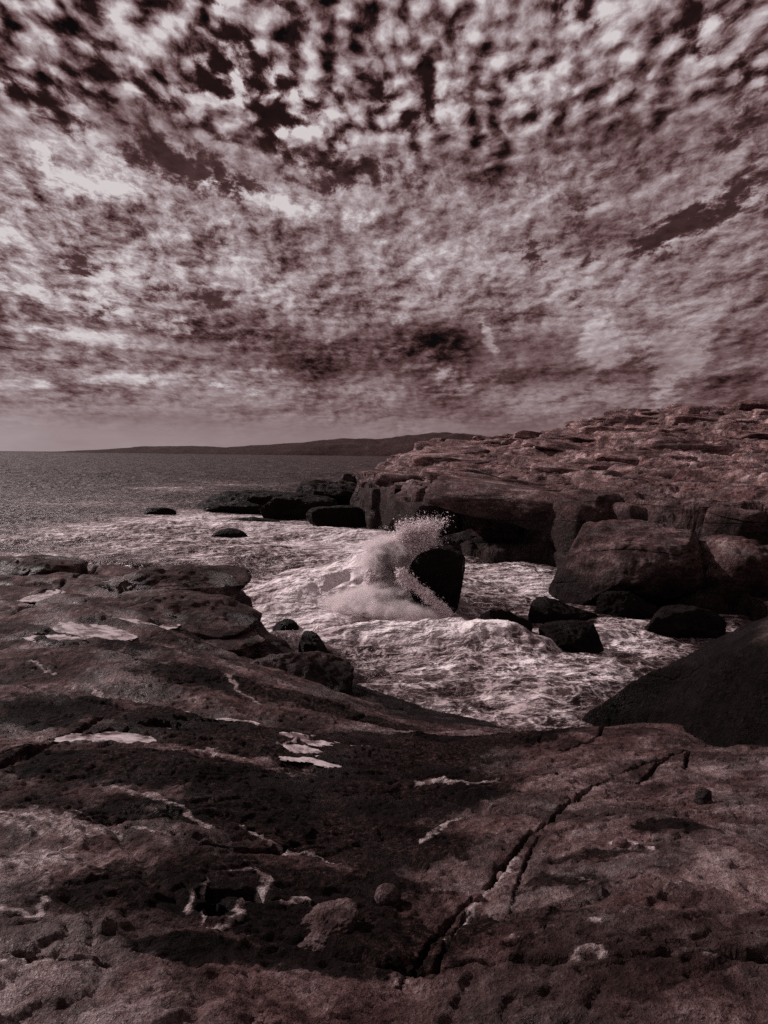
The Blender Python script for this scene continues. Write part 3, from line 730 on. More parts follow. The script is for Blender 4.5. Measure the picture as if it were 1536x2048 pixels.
for i in range(len(cl) - 1):
    a, b = np.array(cl[i]), np.array(cl[i + 1]); L_ = np.linalg.norm(b - a); t = 0
    while t < L_:
        w = hs_.uniform(1.0, 2.6); c = a + (b - a) * (t + w / 2) / L_; t += w * .82
        zt = head_z(c[0], c[1] + .5) + hs_.uniform(-.45, .15); hh = zt - .2
        hblock(c[0], c[1] + hs_.uniform(-.1, .7), .2 + hh / 2, (w * 1.12, hs_.uniform(1.8, 2.8), hh), 1300 + seg, n=5, rz=math.atan2(b[1] - a[1], b[0] - a[0]) + hs_.uniform(-.15, .15), tilt=(hs_.uniform(-.05, .10), hs_.uniform(-.12, .02)), power=7, cuts=8, rough=.06); seg += 1
for i in range(46):
    y = hs_.uniform(60, 72); x = y * hs_.uniform(.26, .62); sc_ = hs_.lognormal(0, .3)
    hblock(x, y, head_z(x, y) + .02, (1.1 * sc_, 1.0 * sc_, .6 * sc_), 1700 + i, n=3, rz=hs_.uniform(-1, 1))
head = link('headland', mesh_np('headland', np.concatenate(allco), q, np.concatenate(allt), mat=M_HEAD))
tag(head, 'blocky granite headland rising to the right across the cove', kind='structure')

# ------------------------------------------------------------------ the wooded ridge far across the bay
mh, T, bs, out = new_mat('far_forest')
P = T.new('ShaderNodeNewGeometry').outputs['Position']
nz = T.noise(P, .012, 6, .65)
T.put(bs.inputs['Base Color'], T.ramp(nz, [(.3, (.030, .014, .014)), (.55, (.045, .022, .022)), (.75, (.085, .05, .05))]))
bs.inputs['Roughness'].default_value = .95; bs.inputs['Specular IOR Level'].default_value = .1
T.put(bs.inputs['Normal'], T.bump(T.noise(P, .05, 5, .7), 1.0, 12))
prof = [(40, 0), (130, 1), (220, 6), (300, 13), (380, 15), (450, 13), (540, 18), (620, 25), (700, 31), (760, 31), (810, 38), (860, 44), (900, 45), (950, 41), (1000, 34), (1060, 26), (1150, 20), (1300, 12), (1500, 0)]
R0 = 4200.0
xs = []; zs = []
for px, h in prof:
    hy = 911 + (px - 768) * math.tan(math.radians(.7)); a = at_y(px, hy - h, R0); xs.append(a[0]); zs.append(max(0, (a[2] - 5) * 1.12))
nx, ny = 420, 60
X = np.repeat(np.linspace(xs[0] - 200, xs[-1] + 300, nx)[None], ny, 0); V = np.repeat(np.linspace(-1, 1, ny)[:, None], nx, 1)
top = np.interp(X, xs, zs, 0, 0)
Yr = R0 + V * 600 + 120 * fbm2(X * .002, V * .7, 4, .5, 301)
Zr = top * np.cos(V * np.pi / 2) ** .8 * (1 + .16 * fbm2(X * .004, Yr * .004, 5, .6, 302)) + 3 * fbm2(X * .02, Yr * .02, 3, .6, 303) - 2
hill = link('hill', mesh_np('hill', np.stack([X, Yr, Zr], -1).reshape(-1, 3), grid_quads(ny, nx)))
hill.data.materials.append(mh)
tag(hill, 'long low wooded ridge on the horizon across the bay', kind='structure')
# ------------------------------------------------------------------ sea
ms, T, bs, out = new_mat('sea_water')
P = T.new('ShaderNodeNewGeometry').outputs['Position']
foam = T.attr('foam')
x, y, z = T.sep(P)[0:3]
Pf = T.xyz(x, T.m('MULTIPLY', y, 1.25), T.m('MULTIPLY', z, .6))
warp = T.v('ADD', Pf, T.v('SCALE', T.v('SUBTRACT', T.noise(Pf, .9, 5, .6, color=True), (.5, .5, .5)), 1.1))
# lace of foam: cell edges torn by noise, over broad milky patches
cell = T.voro(warp, 1.35, 'DISTANCE_TO_EDGE'); cell2 = T.voro(warp, 3.4, 'DISTANCE_TO_EDGE')
lace = T.m('MAXIMUM', T.ss(cell, .16, 0.0), T.m('MULTIPLY', T.ss(cell2, .22, 0.0), .75))
n1 = T.noise(warp, .75, 7, .66); n2 = T.noise(Pf, 7, 5, .7)
f = T.m('ADD', foam, T.m('MULTIPLY', T.m('SUBTRACT', n1, .5), 1.5))
f = T.m('ADD', f, T.m('MULTIPLY', T.m('SUBTRACT', lace, .42), T.lin(foam, .6, 1.0, .6, .2)))
f = T.m('ADD', f, T.m('MULTIPLY', T.m('SUBTRACT', n2, .5), .45))
fm = T.m('MULTIPLY', T.ss(f, .30, .95), T.ss(foam, 0.02, .12))
ca, sa = math.cos(math.radians(28)), math.sin(math.radians(28))
flw0 = T.v('ADD', T.xyz(T.m('MULTIPLY', T.m('MULTIPLY_ADD', x, ca, T.m('MULTIPLY', y, sa)), .30), T.m('MULTIPLY_ADD', x, -sa, T.m('MULTIPLY', y, ca)), z), T.v('SCALE', T.v('SUBTRACT', T.noise(Pf, .8, 4, .6, color=True), (.5, .5, .5)), 1.0))
water = T.mix(T.m('MULTIPLY', foam, .7), (.030, .016, .016), (.13, .088, .088))
milk = T.ss(T.m('ADD', T.m('MULTIPLY', T.noise(flw0, 1.5, 7, .68), 1.0), T.m('MULTIPLY', T.m('SUBTRACT', f, .9), .35)), .36, .66)
col = T.mix(fm, water, T.mix(milk, (.40, .32, .325), (.84, .76, .77)))
T.put(bs.inputs['Base Color'], col)
T.put(bs.inputs['Roughness'], T.mixf(fm, T.lin(y, 25.0, 110.0, .26, .62), .8)); bs.inputs['IOR'].default_value = 1.33
bs.inputs['Specular IOR Level'].default_value = .46; bs.inputs['Specular Tint'].default_value = (1, .72, .735, 1)
ca, sa = math.cos(math.radians(28)), math.sin(math.radians(28))
fl = T.xyz(T.m('MULTIPLY', T.m('MULTIPLY_ADD', x, ca, T.m('MULTIPLY', y, sa)), .30), T.m('MULTIPLY_ADD', x, -sa, T.m('MULTIPLY', y, ca)), z)
flw = T.v('ADD', fl, T.v('SCALE', T.v('SUBTRACT', T.noise(Pf, .8, 4, .6, color=True), (.5, .5, .5)), 1.0))
stk = T.noise(flw, 2.6, 7, .66)
fo = T.m('ADD', T.m('MULTIPLY', stk, .15), T.m('ADD', T.m('MULTIPLY', T.noise(warp, 2.2, 8, .62), .20), T.m('MULTIPLY', f, .12)))
swl = T.m('ADD', T.m('MULTIPLY', T.noise(T.xyz(x, T.m('MULTIPLY', y, 2.2), 5.0), .11, 7, .72), 3.2), T.m('MULTIPLY', T.noise(T.xyz(x, T.m('MULTIPLY', y, 2.2), 9.0), .022, 7, .75), 13.0))
rip = T.m('ADD', swl, T.m('ADD', T.m('MULTIPLY', T.noise(T.xyz(x, T.m('MULTIPLY', y, 2.0), 0.0), 1.3, 7, .62, .4), .30), T.m('MULTIPLY', T.noise(T.xyz(x, T.m('MULTIPLY', y, 1.6), 0.0), .16, 4, .6), .9)))
T.put(bs.inputs['Normal'], T.bump(T.m('ADD', fo, rip), 1.0, .42))

nr, nc = 1440, 760
d = np.concatenate([9.0 * (90 / 9.0) ** np.linspace(0, 1, 640)[:-1], 90 * (3000 / 90) ** np.linspace(0, 1, nr - 679)[:-1], 3000 * 10 ** np.linspace(0, 1, 40)])
u = np.linspace(-1, 1, nc)
Ys = np.repeat(d[:, None], nc, 1)
Xs = (np.maximum(.85 * d + 3, 0))[:, None] * u[None]
# swell running in from the left, steeper and broken inside the cove
cove = sstep(60, 30, Ys) * sstep(-14, -4, Xs + .12 * (Ys - 20))
fade = sstep(600, 60, Ys)
wx = Xs + 2 * fbm2(Xs * .06, Ys * .06, 3, .5, 401); wy = Ys + 3 * fbm2(Xs * .05, Ys * .05, 3, .5, 402)
H = .22 * ridge2(wx * .07, wy * .16, 4, .5, 403) + .10 * fbm2(Xs * .35, Ys * .7, 4, .55, 404) * fade
far_ = sstep(50, 110, Ys)
H += far_ * (.55 * ridge2(wx * .035, wy * .075, 4, .55, 408) + .30 * ridge2(Xs * .13, Ys * .24, 4, .6, 409))
H += .8 * fbm2(Xs * .05, Ys * .14, 5, .6, 405) * sstep(40, 120, Ys) * sstep(1500, 300, Ys) + 1.6 * fbm2(Xs * .01, Ys * .03, 4, .6, 407) * sstep(150, 600, Ys)
H += .045 * ridge2(Xs * 1.1, Ys * 1.5, 4, .6, 406) * sstep(60, 25, Ys)
turb = np.zeros_like(Xs)
def surge(px, py, rx, ry, rot, amp, zz=0.2):
    """a heap of white water; size in metres"""
    a = at_z(px, py, zz); c, s = math.cos(math.radians(rot)), math.sin(math.radians(rot))
    dx = Xs - a[0]; dy = Ys - a[1]; p = (dx * c + dy * s) / rx; q = (-dx * s + dy * c) / ry
    return amp * np.exp(-(p * p + q * q))
heap = 0
for a in [(800, 1200, .9, 1.3, 40, 1.1), (755, 1175, 2.0, 1.5, 32, .95), (670, 1205, 3.0, 1.5, 25, .72), (870, 1285, 2.2, .8, 5, .42), (1000, 1290, 1.2, .6, -8, .24), (700, 1290, 2.2, .8, 10, .15),
          (620, 1160, 3.5, 1.1, 20, .28), (560, 1120, 4.5, 1.0, 8, .28), (450, 1100, 4, 1.0, 4, .30), (330, 1060, 5, 1.2, 4, .5), (200, 1080, 6, 1.2, 0, .4), (400, 1045, 3, 1.2, 6, .45), (720, 1075, 4.5, 1.2, 0, .35), (560, 1060, 5, 1.2, 0, .3), (230, 1135, 4, .8, 0, .3)]:
    heap = heap + surge(*a)
turb = np.clip(heap * 1.6, 0, 1)
bil = 1 - np.abs(perlin2(Xs * 1.3 + .4 * wx, Ys * 1.3, 410)) * 2.4
b2 = ridge2(Xs * 2.2, Ys * 2.2, 5, .62, 411)
fa = math.radians(28); fu = (Xs * math.cos(fa) + Ys * math.sin(fa)) + .3 * wx * 0; fv = -Xs * math.sin(fa) + Ys * math.cos(fa) + .5 * fbm2(Xs * .5, Ys * .5, 3, .5, 430)
H = H + .30 * cove * fbm2(fu * .16, fv * .42, 3, .5, 432) + .22 * cove * np.maximum(0, ridge2(fu * .10, fv * .30, 3, .5, 433) - .2)
strk = ridge2(fu * .45, fv * 1.5, 5, .6, 431)
H = H + heap * (1.0 + .10 * bil) + turb * (.05 * b2 + .13 * strk)
H += .035 * cove * b2
# foam amount
def fpatch(px, py, rx, ry, a):
    p = at_z(px, py, 0); s = math.hypot(p[0], p[1]); k = s / FPX
    fy = at_z(px, py - ry, 0)[1] - p[1]; fb = p[1] - at_z(px, py + ry, 0)[1]; sy = np.where(Ys > p[1], fy, fb)
    return a * np.exp(-(((Xs - p[0]) / (rx * k)) ** 2 + ((Ys - p[1]) / sy) ** 2))
F = np.zeros_like(Xs)
for a in [(780, 1180, 230, 90, 1.15), (640, 1220, 200, 90, 1.0), (850, 1290, 260, 50, 1.1), (1000, 1380, 260, 90, .62), (1100, 1340, 200, 60, .7), (1050, 1170, 150, 45, .80), (700, 1100, 260, 40, .85), (550, 1070, 220, 30, .8), (350, 1045, 150, 22, .95), (240, 1060, 160, 20, .8),
          (150, 1080, 200, 18, .55), (300, 1100, 200, 20, .6), (960, 1440, 160, 40, .5), (1250, 1290, 150, 40, .7), (1200, 1350, 90, 60, .7), (450, 1040, 150, 12, .8), (90, 1115, 160, 16, .5), (1400, 1240, 70, 30, .55), (900, 1420, 150, 40, .5), (400, 1125, 150, 18, .5), (600, 1330, 120, 40, .8), (350, 985, 80, 6, .45), (470, 975, 100, 4, .4), (200, 1010, 200, 10, .3), (1130, 1225, 130, 20, .4)]:
    F = np.maximum(F, fpatch(*a))
F = F * 1.06 + .30 * turb + .42 * cove * fbm2(fu * .22, fv * .7, 4, .6, 440)
F = np.clip(F - .25 * fpatch(820, 1370, 90, 18, 1) - .35 * fpatch(960, 1205, 50, 15, 1) - .3 * fpatch(1010, 1222, 60, 8, 1), 0, 1.3)
# white caps far out
F = F + sstep(45, 70, Ys) * np.clip(.62 * fbm2(Xs * .08, Ys * .26, 5, .66, 420) - .04, 0, 1) * sstep(2500, 150, Ys)
H = H - .15 * (1 - np.clip(F, 0, 1)) * sstep(40, 20, Ys)
crv = -(Xs ** 2 + Ys ** 2) / (2 * 6.371e6) * .0
sea = link('sea', mesh_np('sea', np.stack([Xs, Ys, H - .05 + crv], -1).reshape(-1, 3), grid_quads(nr, nc), mat=ms, attrs={'foam': F}))
tag(sea, 'choppy grey sea breaking to white foam inside the cove', kind='structure')
def sea_z(px, py):
    return at_z(px, py, .2)
# ------------------------------------------------------------------ loose and standing rocks
def rock(label, x0, x1, y0, y1, z0, depth, seed, mat, sink=.5, rot=0, group=None, name='rock', cat='rock', kind=None, **kw):
    """a rock filling the photo box x0..x1, y0..y1, standing at height z0; depth in metres"""
    cx = (x0 + x1) / 2
    a = at_z(cx, y1, z0)
    dist = a[1] + depth * .35
    w = (x1 - x0) * dist / FPX
    topz = at_y(cx, y0, dist)[2]
    h = topz - z0
    cxw = at_y(cx, y1, dist)[0]
    if kw.get('cut_lo') == .55: w *= 1.16; h *= 1.18
    o = link(name, rock_mesh(name, (w, depth, (h + sink)), seed, mat, **kw), (cxw, dist, z0 - sink))
    o.rotation_euler.z = math.radians(rot)
    tag(o, label, cat, group, kind)
    return o

G1 = 'black boulders standing in the cove'
rock('tall upright black boulder struck by the breaking wave', 812, 926, 1096, 1240, 0, 1.7, 11, M_BLACK, sink=.6, power=4.2, cuts=7, rough=.13, taper=-.03, lean=(.04, .0), cut_lo=.8, group=G1, cat='boulder', name='boulder')
rock('low black boulder trailing right from the foot of the tall boulder', 940, 1078, 1228, 1296, 0, .9, 12, M_BLACK, sink=.3, power=3.0, cuts=11, rough=.15, cut_lo=.55, rot=-14, group=G1, cat='boulder', name='boulder', n=6)
rock('wide flat-topped black boulder in the middle of the cove', 1052, 1190, 1205, 1258, 0, 1.5, 13, M_BLACK, sink=.4, power=3.0, cuts=11, rough=.15, cut_lo=.55, group=G1, cat='boulder', name='boulder', n=6)
rock('nearest humped black boulder with foam on its left side', 1078, 1206, 1256, 1310, 0, 1.2, 14, M_BLACK, sink=.4, power=3.0, cuts=11, rough=.15, cut_lo=.55, group=G1, cat='boulder', name='boulder', n=6)
rock('rounded black boulder right under the domed rock', 1192, 1318, 1194, 1246, 0, 1.5, 15, M_BLACK, sink=.4, power=3.0, cuts=11, rough=.15, cut_lo=.55, group=G1, cat='boulder', name='boulder', n=6)
rock('long wedge-shaped black boulder beside the right rock slope', 1280, 1436, 1226, 1282, 0, 1.4, 16, M_BLACK, sink=.4, power=3.0, cuts=11, rough=.15, cut_lo=.55, rot=10, group=G1, cat='boulder', name='boulder', n=6)
rock('black horn of rock at the end of the left shelf', 598, 660, 1262, 1345, .1, .8, 17, M_BLACK, sink=.5, power=2.3, cuts=3, rough=.08, taper=.18, lean=(-.18, 0), cat='rock', n=5)
rock('small pale rock buried in foam left of the black horn', 545, 600, 1240, 1275, .0, .8, 18, M_BOULD, sink=.3, power=2.2, cuts=5, rough=.14, cat='rock', n=5)
# rocks of the far side
D_ = 'rock'
rock('huge domed granite rock above the right side of the cove', 1105, 1420, 1034, 1222, 0, 6.5, 21, M_LOW, sink=.8, power=2.6, cuts=12, rough=.10, taper=.10, lean=(.10, .0), n=7)
rock('long rounded slab rock leaning down to the cove behind the tall boulder', 872, 1125, 1036, 1118, 0, 3.5, 22, M_LOW, sink=.6, power=2.7, cuts=8, rough=.09, lean=(.25, 0), n=7)
rock('block of rock wedged between the slab rock and the domed rock', 1075, 1200, 1012, 1118, .1, 3.0, 23, M_LOW, sink=.6, power=3.2, cuts=12, rough=.10, n=6)
rock('dark rock at the right edge behind the domed rock', 1370, 1560, 1075, 1222, .2, 3.5, 24, M_LOW, sink=.6, power=2.7, cuts=12, rough=.12, n=6)
rock('small round stone lying against the right end of the domed rock', 1446, 1480, 1126, 1156, 1.1, .6, 25, M_LOW, sink=.15, power=2.1, cuts=2, rough=.05, n=4)
rock('square pillar of rock at the seaward end of the headland cliff', 718, 775, 946, 1056, 0, 2.4, 26, M_LOW, sink=.5, power=6, cuts=7, rough=.07, n=6)
rock('narrow split pillar beside the square pillar', 770, 812, 972, 1058, 0, 2.0, 27, M_LOW, sink=.5, power=6, cuts=7, rough=.07, n=6)
rock('broad jointed cliff block behind the wave splash', 800, 905, 975, 1072, 0, 3.0, 28, M_LOW, sink=.5, power=5, cuts=9, rough=.07, n=6)
G2 = 'low dark ledges running out to sea'
rock('long flat dark ledge farthest out to sea', 380, 610, 984, 1022, 0, 4.5, 31, M_FAR, sink=.5, power=4, cuts=6, rough=.13, group=G2, n=6)
rock('low dark ledge in front of the farthest ledge', 412, 552, 1002, 1029, 0, 3.0, 32, M_FAR, sink=.4, power=2.6, cuts=5, rough=.13, group=G2, n=5)
rock('rounded dark ledge block in the middle of the ledges', 524, 675, 992, 1042, 0, 4.0, 33, M_FAR, sink=.5, power=3.2, cuts=8, rough=.13, group=G2, n=6)
rock('flat-topped ledge with a small notch behind the middle block', 588, 765, 962, 1034, 0, 6.0, 34, M_FAR, sink=.6, power=5, cuts=9, rough=.13, group=G2, n=6)
rock('low slab at the waterline left of the square pillar', 615, 745, 1014, 1060, 0, 2.8, 35, M_FAR, sink=.4, power=4, cuts=8, rough=.13, group=G2, n=6)
rock('small upright block standing on the seaward end of the cliff', 668, 735, 948, 1000, .8, 2.4, 39, M_FAR, sink=.6, power=6, cuts=9, rough=.13, group=G2, n=5)
rock('thin skirt of rock awash under the middle block', 455, 560, 1036, 1046, 0, 1.6, 36, M_FAR, sink=.3, power=2.2, cuts=5, rough=.13, group=G2, n=5)
rock('small black rock awash beyond the left surf', 284, 352, 1016, 1031, 0, 1.6, 37, M_FAR, sink=.3, power=2.3, cuts=6, rough=.13, n=5)
rock('black rock awash in the middle of the white water', 418, 496, 1058, 1086, 0, 1.6, 38, M_FAR, sink=.4, power=2.2, cuts=6, rough=.13, n=5)
# bedrock humps of the near left shelf
G3 = 'layered granite ledges on the left shelf'
rock('upper ledge of the left shelf ending in a blunt nose over the water', 150, 503, 1141, 1208, 1.60, 3.4, 41, M_BOULD, sink=.6, power=3.8, cuts=14, rough=.13, strata=.14, group=G3, cat='rock ledge', name='rock_ledge', n=6)
rock('lens-shaped middle ledge with a black hollow under it', 175, 512, 1192, 1254, 1.55, 2.4, 42, M_BOULD, sink=.6, power=3.8, cuts=14, rough=.13, strata=.14, group=G3, cat='rock ledge', name='rock_ledge', n=6)
rock('lowest ledge step above the tilted slab', 130, 562, 1248, 1315, 1.15, 2.2, 43, M_BOULD, sink=.6, power=3.8, cuts=14, rough=.13, strata=.12, lean=(.1, 0), group=G3, cat='rock ledge', name='rock_ledge', n=6)
rock('tilted grey slab with a tiny puddle beside the black horn', 425, 700, 1304, 1380, .80, 2.1, 44, M_BOULD, sink=.6, power=3.8, cuts=14, rough=.13, group=G3, cat='rock ledge', name='rock_ledge', n=6)
rock('flat ledge at the far left edge of the shelf', -60, 160, 1118, 1165, 1.55, 2.6, 45, M_BOULD, sink=.5, power=3.8, cuts=14, rough=.13, group=G3, cat='rock ledge', name='rock_ledge', n=6)

# the steep black slope at the right
wedge_top = [(1168, 1428, .25), (1200, 1406, .45), (1258, 1370, .75), (1309, 1342, 1.08), (1400, 1298, 1.58), (1462, 1266, 1.9), (1640, 1200, 2.4), (1900, 1130, 2.8)]
wedge_low = [(1900, 1280, 3.0), (1640, 1290, 2.45), (1462, 1296, 1.9), (1400, 1318, 1.5), (1312, 1352, 1.0), (1258, 1380, .68), (1205, 1416, .38)]
wp = [edge(a, b, c, .45) for a, b, c in wedge_top] + [edge(a, b, c, 1.5) for a, b, c in wedge_low]
wH = tps([at_z(*p) for p in wedge_top + wedge_low] + [(16, 9, 3.3), (14, 14, 3.0)], .02)
Xw, Yw = np.meshgrid(np.linspace(1.5, 17, 420), np.linspace(5.5, 19, 360))
n_ = fbm2(Xw * .7, Yw * .7, 5, .6, 501); n2_ = fbm2(Xw * .7, Yw * .7, 5, .6, 502)
sdw, ww = poly_sd(Xw + .22 * n_, Yw + .22 * n2_, wp)
ew = np.clip(-sdw / ww, 0, 1)
Zw = np.clip(wH(Xw, Yw), .2, 4) - .05 + .07 * ridge2(Xw * .9, Yw * .9, 5, .55, 503)
Zw = Zw - (Zw + 1.0) * (.65 * ew + .35 * sstep(0, 1, ew)) + .25 * n_ * np.sin(np.pi * ew) + .02 * ridge2(Xw * 5, Yw * 5, 4, .6, 504)
co, q, at = compact(np.stack([Xw, Yw, Zw], -1).reshape(-1, 3), grid_quads(*Xw.shape, Zw > -.95), {})
M_WEDGE = granite('slope_granite', .8, (2.05, 2.5), 1.0, 1.0, joints=.3, black=.006, tj=.5)  # stain height also paints the lit crest above the shaded face
o = link('rock_slope', mesh_np('rock_slope', co, q, mat=M_WEDGE))
tag(o, 'steep black rock slope with a pale lit crest at the right edge', 'rock slope')
# ------------------------------------------------------------------ tide pools
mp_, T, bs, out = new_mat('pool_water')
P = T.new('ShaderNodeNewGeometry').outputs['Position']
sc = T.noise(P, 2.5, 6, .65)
T.put(bs.inputs['Base Color'], T.mix(T.ss(T.noise(P, 4.5, 8, .72, .6), .40, .60), (.10, .062, .062), (.74, .64, .65)))  # bright reflected sky painted into the base colour as pale mottling
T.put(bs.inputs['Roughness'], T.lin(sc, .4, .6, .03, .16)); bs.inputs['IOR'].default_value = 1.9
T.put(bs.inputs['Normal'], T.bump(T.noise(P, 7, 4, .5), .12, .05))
md_, T, bs, out = new_mat('dark_pool_water')
bs.inputs['Base Color'].default_value = (.003, .0018, .0018, 1); bs.inputs['Roughness'].default_value = .10; bs.inputs['IOR'].default_value = 1.33; bs.inputs['Specular IOR Level'].default_value = .02
POOL_LABEL = {'a': 'bright ragged tide pool, the largest on the left ledges', 'b': 'long curved tide pool trailing a bright tail across the left shelf', 'c': 'small bright puddle right below the ragged pool',
              'd': 'tiny bright pool at the left edge beneath the flat ledge', 'e': 'thin bright puddle on top of the upper left ledge', 'f': 'zigzag streak of bright water in the dark mossy rock',
              'g': 'tiny puddle on the tilted grey slab', 'h': 'thin strip of water running left from the ragged pool', 'i': 'black oval pothole pool with a pale rim at the bottom',
              'j': 'small puddle between the pale veins above the long curved pool', 'k': 'thin puddle at the foot of the middle ledge', 'l': 'faint puddle nearest the sea on the left shelf'}
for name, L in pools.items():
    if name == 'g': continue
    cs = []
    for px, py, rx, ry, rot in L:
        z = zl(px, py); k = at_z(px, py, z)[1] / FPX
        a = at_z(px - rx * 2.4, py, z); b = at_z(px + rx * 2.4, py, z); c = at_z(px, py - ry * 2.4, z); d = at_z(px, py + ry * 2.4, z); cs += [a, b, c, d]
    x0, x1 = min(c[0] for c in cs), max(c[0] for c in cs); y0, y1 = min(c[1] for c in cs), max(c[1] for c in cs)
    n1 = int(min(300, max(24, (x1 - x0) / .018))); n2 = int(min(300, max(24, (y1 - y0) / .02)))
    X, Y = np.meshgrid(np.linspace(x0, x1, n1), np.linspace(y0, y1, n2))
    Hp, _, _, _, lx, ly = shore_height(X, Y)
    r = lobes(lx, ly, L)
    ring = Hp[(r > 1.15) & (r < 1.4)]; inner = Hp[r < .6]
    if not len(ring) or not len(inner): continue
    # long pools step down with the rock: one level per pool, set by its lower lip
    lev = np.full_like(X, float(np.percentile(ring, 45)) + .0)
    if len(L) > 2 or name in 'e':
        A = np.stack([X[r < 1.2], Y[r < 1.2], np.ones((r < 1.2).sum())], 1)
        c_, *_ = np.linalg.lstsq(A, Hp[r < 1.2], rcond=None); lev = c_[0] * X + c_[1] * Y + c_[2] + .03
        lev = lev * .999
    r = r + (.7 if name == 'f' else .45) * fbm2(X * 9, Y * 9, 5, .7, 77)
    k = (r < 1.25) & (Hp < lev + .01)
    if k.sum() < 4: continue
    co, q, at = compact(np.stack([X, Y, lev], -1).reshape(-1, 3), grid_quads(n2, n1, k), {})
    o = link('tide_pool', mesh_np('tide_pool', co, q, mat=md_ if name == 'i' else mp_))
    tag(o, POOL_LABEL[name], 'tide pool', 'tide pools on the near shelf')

# ------------------------------------------------------------------ loose stones
def stone(label, px, py, w, h, seed, mat, lift=.0, n=4, cat='stone', **kw):
    z = zl(px, py); a = at_z(px, py, z); dist = math.hypot(a[0], a[1], EYE - a[2])
    wm = w * dist / FPX; hm = h * dist / FPX
    zz = shore_z(a[0], a[1])
    o = link('stone', rock_mesh('stone', (wm, wm * kw.pop('deep', .8), hm * 1.2), seed, mat, n=n, **kw), (a[0], a[1], max(zz, z - .08) - hm * .25 + lift))
    o.rotation_euler.z = seed * 1.3
    tag(o, label, cat)
M_PALE = granite('pale_stone', 1.1, (-3, -2), 3.0, .8, joints=0)
M_DARK = granite('dark_stone', .25, (-3, -2), 3.0, .8, joints=0)
stone('small black stone lying alone on the right slab', 1403, 1612, 38, 26, 61, M_DARK, cuts=7, rough=.14, power=2.4)
stone('round pale cobble at the lower end of the long crack', 968, 1782, 34, 30, 62, M_PALE, cuts=2, rough=.05, power=2.1)
stone('small cobble wedged below the round pale cobble', 955, 1806, 20, 18, 63, M_PALE, cuts=2, rough=.05, power=2.1)
stone('elongated pale cobble wedged higher up in the crack', 1002, 1748, 22, 34, 64, M_PALE, cuts=3, rough=.07, power=2.2)
stone('smooth round grey stone in the black hollow at the bottom centre', 775, 1812, 46, 40, 65, M_BOULD, n=5, cuts=1, rough=.04, power=2.05)
stone('pale mottled rock lump next to the round grey stone', 650, 1866, 140, 22, 66, M_BOULD, n=6, cuts=5, rough=.22, power=2.1, deep=.6)
stone('square dark chip of rock beside the upper side crack', 1100, 1548, 34, 12, 68, M_DARK, cuts=8, rough=.08, power=4)
stone('angular stone lying at the rim of the small pothole', 1238, 1702, 34, 18, 69, M_PALE, cuts=7, rough=.12, power=2.6)

# ------------------------------------------------------------------ spray thrown up by the breaking wave
mf, T, bs, out = new_mat('spray_water')
bs.inputs['Base Color'].default_value = (.86, .77, .78, 1); bs.inputs['Roughness'].default_value = .6
bs.inputs['Specular IOR Level'].default_value = .3
rs = np.random.RandomState(5)
pts = []; rad = []; vel = []
def jets(n, m, o0, o1, up, side, back, tmax, r0, seed):
    """o0..o1: line of origins; each jet scatters m drops along its arc"""
    rr = np.random.RandomState(seed)
    for i in range(n):
        o = np.array(o0) + (np.array(o1) - np.array(o0)) * rr.rand()
        v = np.array([rr.uniform(*side), rr.uniform(*back), rr.uniform(*up)])
        t = rr.rand(m) ** .8 * tmax * rr.uniform(.6, 1.0)
        p = o + v * t[:, None] + np.array([0, 0, -4.9]) * (t ** 2)[:, None]
        sp = .03 + .55 * t
        p = p + rr.normal(size=(m, 3)) * sp[:, None] * np.array([.55, .55, .45])
        vv = v + np.array([0, 0, -9.8]) * t[:, None] + rr.normal(size=(m, 3)) * .4; vel.append(vv / np.linalg.norm(vv, axis=1)[:, None])
        pts.append(p); rad.append(r0 * rr.lognormal(0, .7, m) * (1 - .45 * t / tmax))
A = lambda px, py, y: np.array(at_y(px, py, y))
jets(70, 360, A(775, 1118, 20.6), A(850, 1098, 20.7), (1.2, 3.6), (-.9, 1.0), (-.6, .6), .50, .0075, 1)
jets(60, 260, A(800, 1092, 20.6), A(870, 1092, 20.6), (2.2, 4.1), (-.9, 1.0), (-.5, .5), .62, .0062, 2)
jets(80, 260, A(805, 1150, 19.4), A(900, 1236, 19.2), (.6, 1.8), (-.8, .4), (-.6, .2), .28, .0075, 3)
jets(50, 120, A(740, 1170, 20.0), A(790, 1120, 20.6), (.8, 2.2), (-.9, .6), (-.6, .6), .34, .010, 4)
jets(40, 110, A(900, 1262, 17.9), A(1050, 1285, 17.7), (.4, 1.2), (-.4, .6), (-.3, .3), .22, .008, 5)
jets(24, 90, A(560, 1270, 16.2), A(640, 1290, 16.2), (.4, 1.4), (-.5, .4), (-.3, .3), .22, .008, 6)
jets(50, 90, A(620, 1260, 18.0), A(860, 1270, 18.2), (.2, .9), (-.5, .7), (-.4, .4), .20, .008, 7)
p = np.concatenate(pts); r = np.concatenate(rad)
OV = np.array([(1, 0, 0), (-1, 0, 0), (0, 1, 0), (0, -1, 0), (0, 0, 1), (0, 0, -1)], float)
OF = np.array([(0, 2, 4), (2, 1, 4), (1, 3, 4), (3, 0, 4), (2, 0, 5), (1, 2, 5), (3, 1, 5), (0, 3, 5)])
st = 1 + .6 * rs.rand(len(p), 3)
ve = np.concatenate(vel); along = (OV[None] * ve[:, None]).sum(-1, keepdims=True) * ve[:, None]
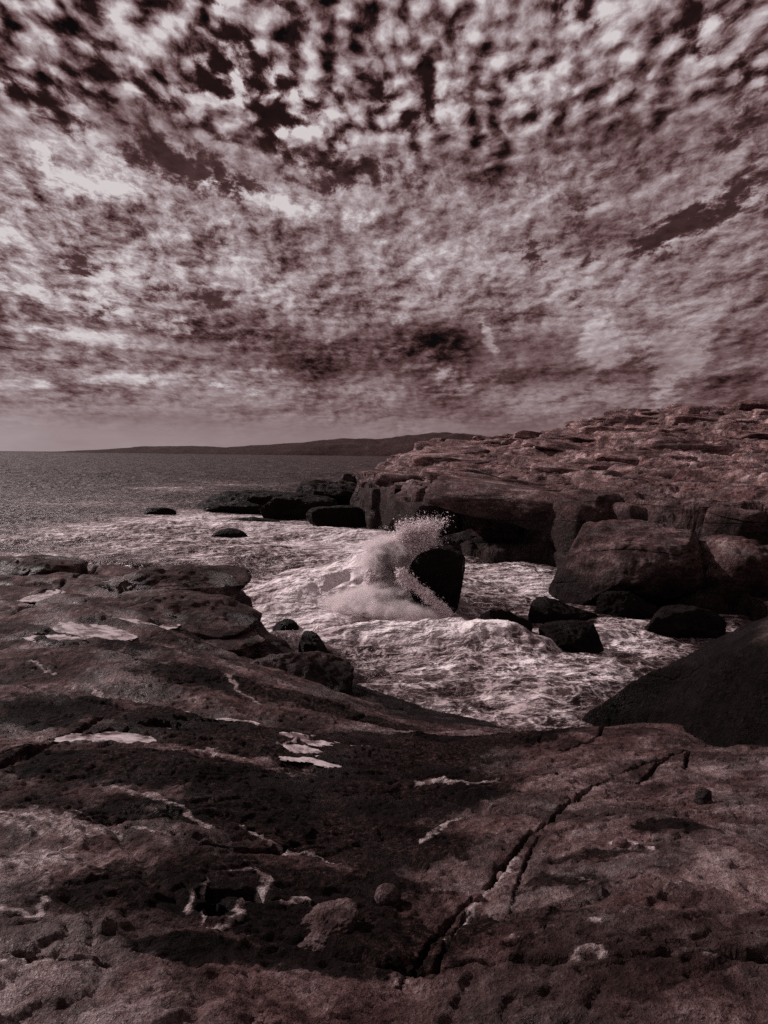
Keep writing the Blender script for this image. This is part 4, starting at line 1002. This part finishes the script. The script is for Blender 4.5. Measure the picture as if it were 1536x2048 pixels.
co = (p[:, None] + (OV[None] * st[:, None] * .8 + along * (1.6 * rs.rand(len(p), 1, 1))) * r[:, None, None]).reshape(-1, 3)
tr = (OF[None] + np.arange(len(p))[:, None, None] * 6).reshape(-1, 3)
o = link('sea_spray', mesh_np('sea_spray', co, tris=tr, mat=mf))
tag(o, 'white spray bursting up against the tall black boulder', 'sea spray', kind='stuff')

# the soft mist inside the burst
def mist(label, px, py, y, dims, dens, seed, rot=0):
    v, f = ico(3)
    c = at_y(px, py, y)
    me = mesh_np('spray_mist', v * np.array(dims) / 2, tris=f)
    m = bpy.data.materials.new('spray_mist'); m.use_nodes = True
    for n in list(m.node_tree.nodes): m.node_tree.nodes.remove(n)
    T = NT(m.node_tree); out = T.new('ShaderNodeOutputMaterial'); pv = T.new('ShaderNodeVolumePrincipled')
    T.l.new(pv.outputs[0], out.inputs['Volume'])
    tc = T.new('ShaderNodeTexCoord').outputs['Object']; P = T.new('ShaderNodeNewGeometry').outputs['Position']
    r = T.v('LENGTH', T.v('MULTIPLY', tc, tuple(2 / q for q in dims)))
    fall = T.ss(r, 1.0, .25)
    n = T.noise(T.v('ADD', P, (seed, 0, 0)), 2.6, 7, .70, .6)
    T.put(pv.inputs['Density'], T.m('MULTIPLY', T.ss(T.m('ADD', n, T.m('MULTIPLY', fall, .35)), .57, .84), dens))
    pv.inputs['Color'].default_value = (.99, .91, .92, 1); pv.inputs['Anisotropy'].default_value = .5
    me.materials.append(m)
    o = link('spray_mist', me, c); o.rotation_euler.y = math.radians(rot)
    tag(o, label, 'mist', kind='stuff')
mist('soft white mist thrown up over the left shoulder of the tall boulder', 772, 1122, 20.4, (2.5, 2.0, 2.2), 10.0, 0, 25)
mist('low veil of mist along the foot of the tall boulder', 800, 1222, 18.9, (4.2, 1.6, .8), 4.5, 9, 6)
mist('low veil of mist over the front breaker', 930, 1275, 17.9, (4.0, 1.2, .8), 8.0, 19, 0)
mist('thin mist over the churning water left of the tall boulder', 730, 1195, 19.8, (4.0, 2.4, 1.0), 6.0, 29, -12)
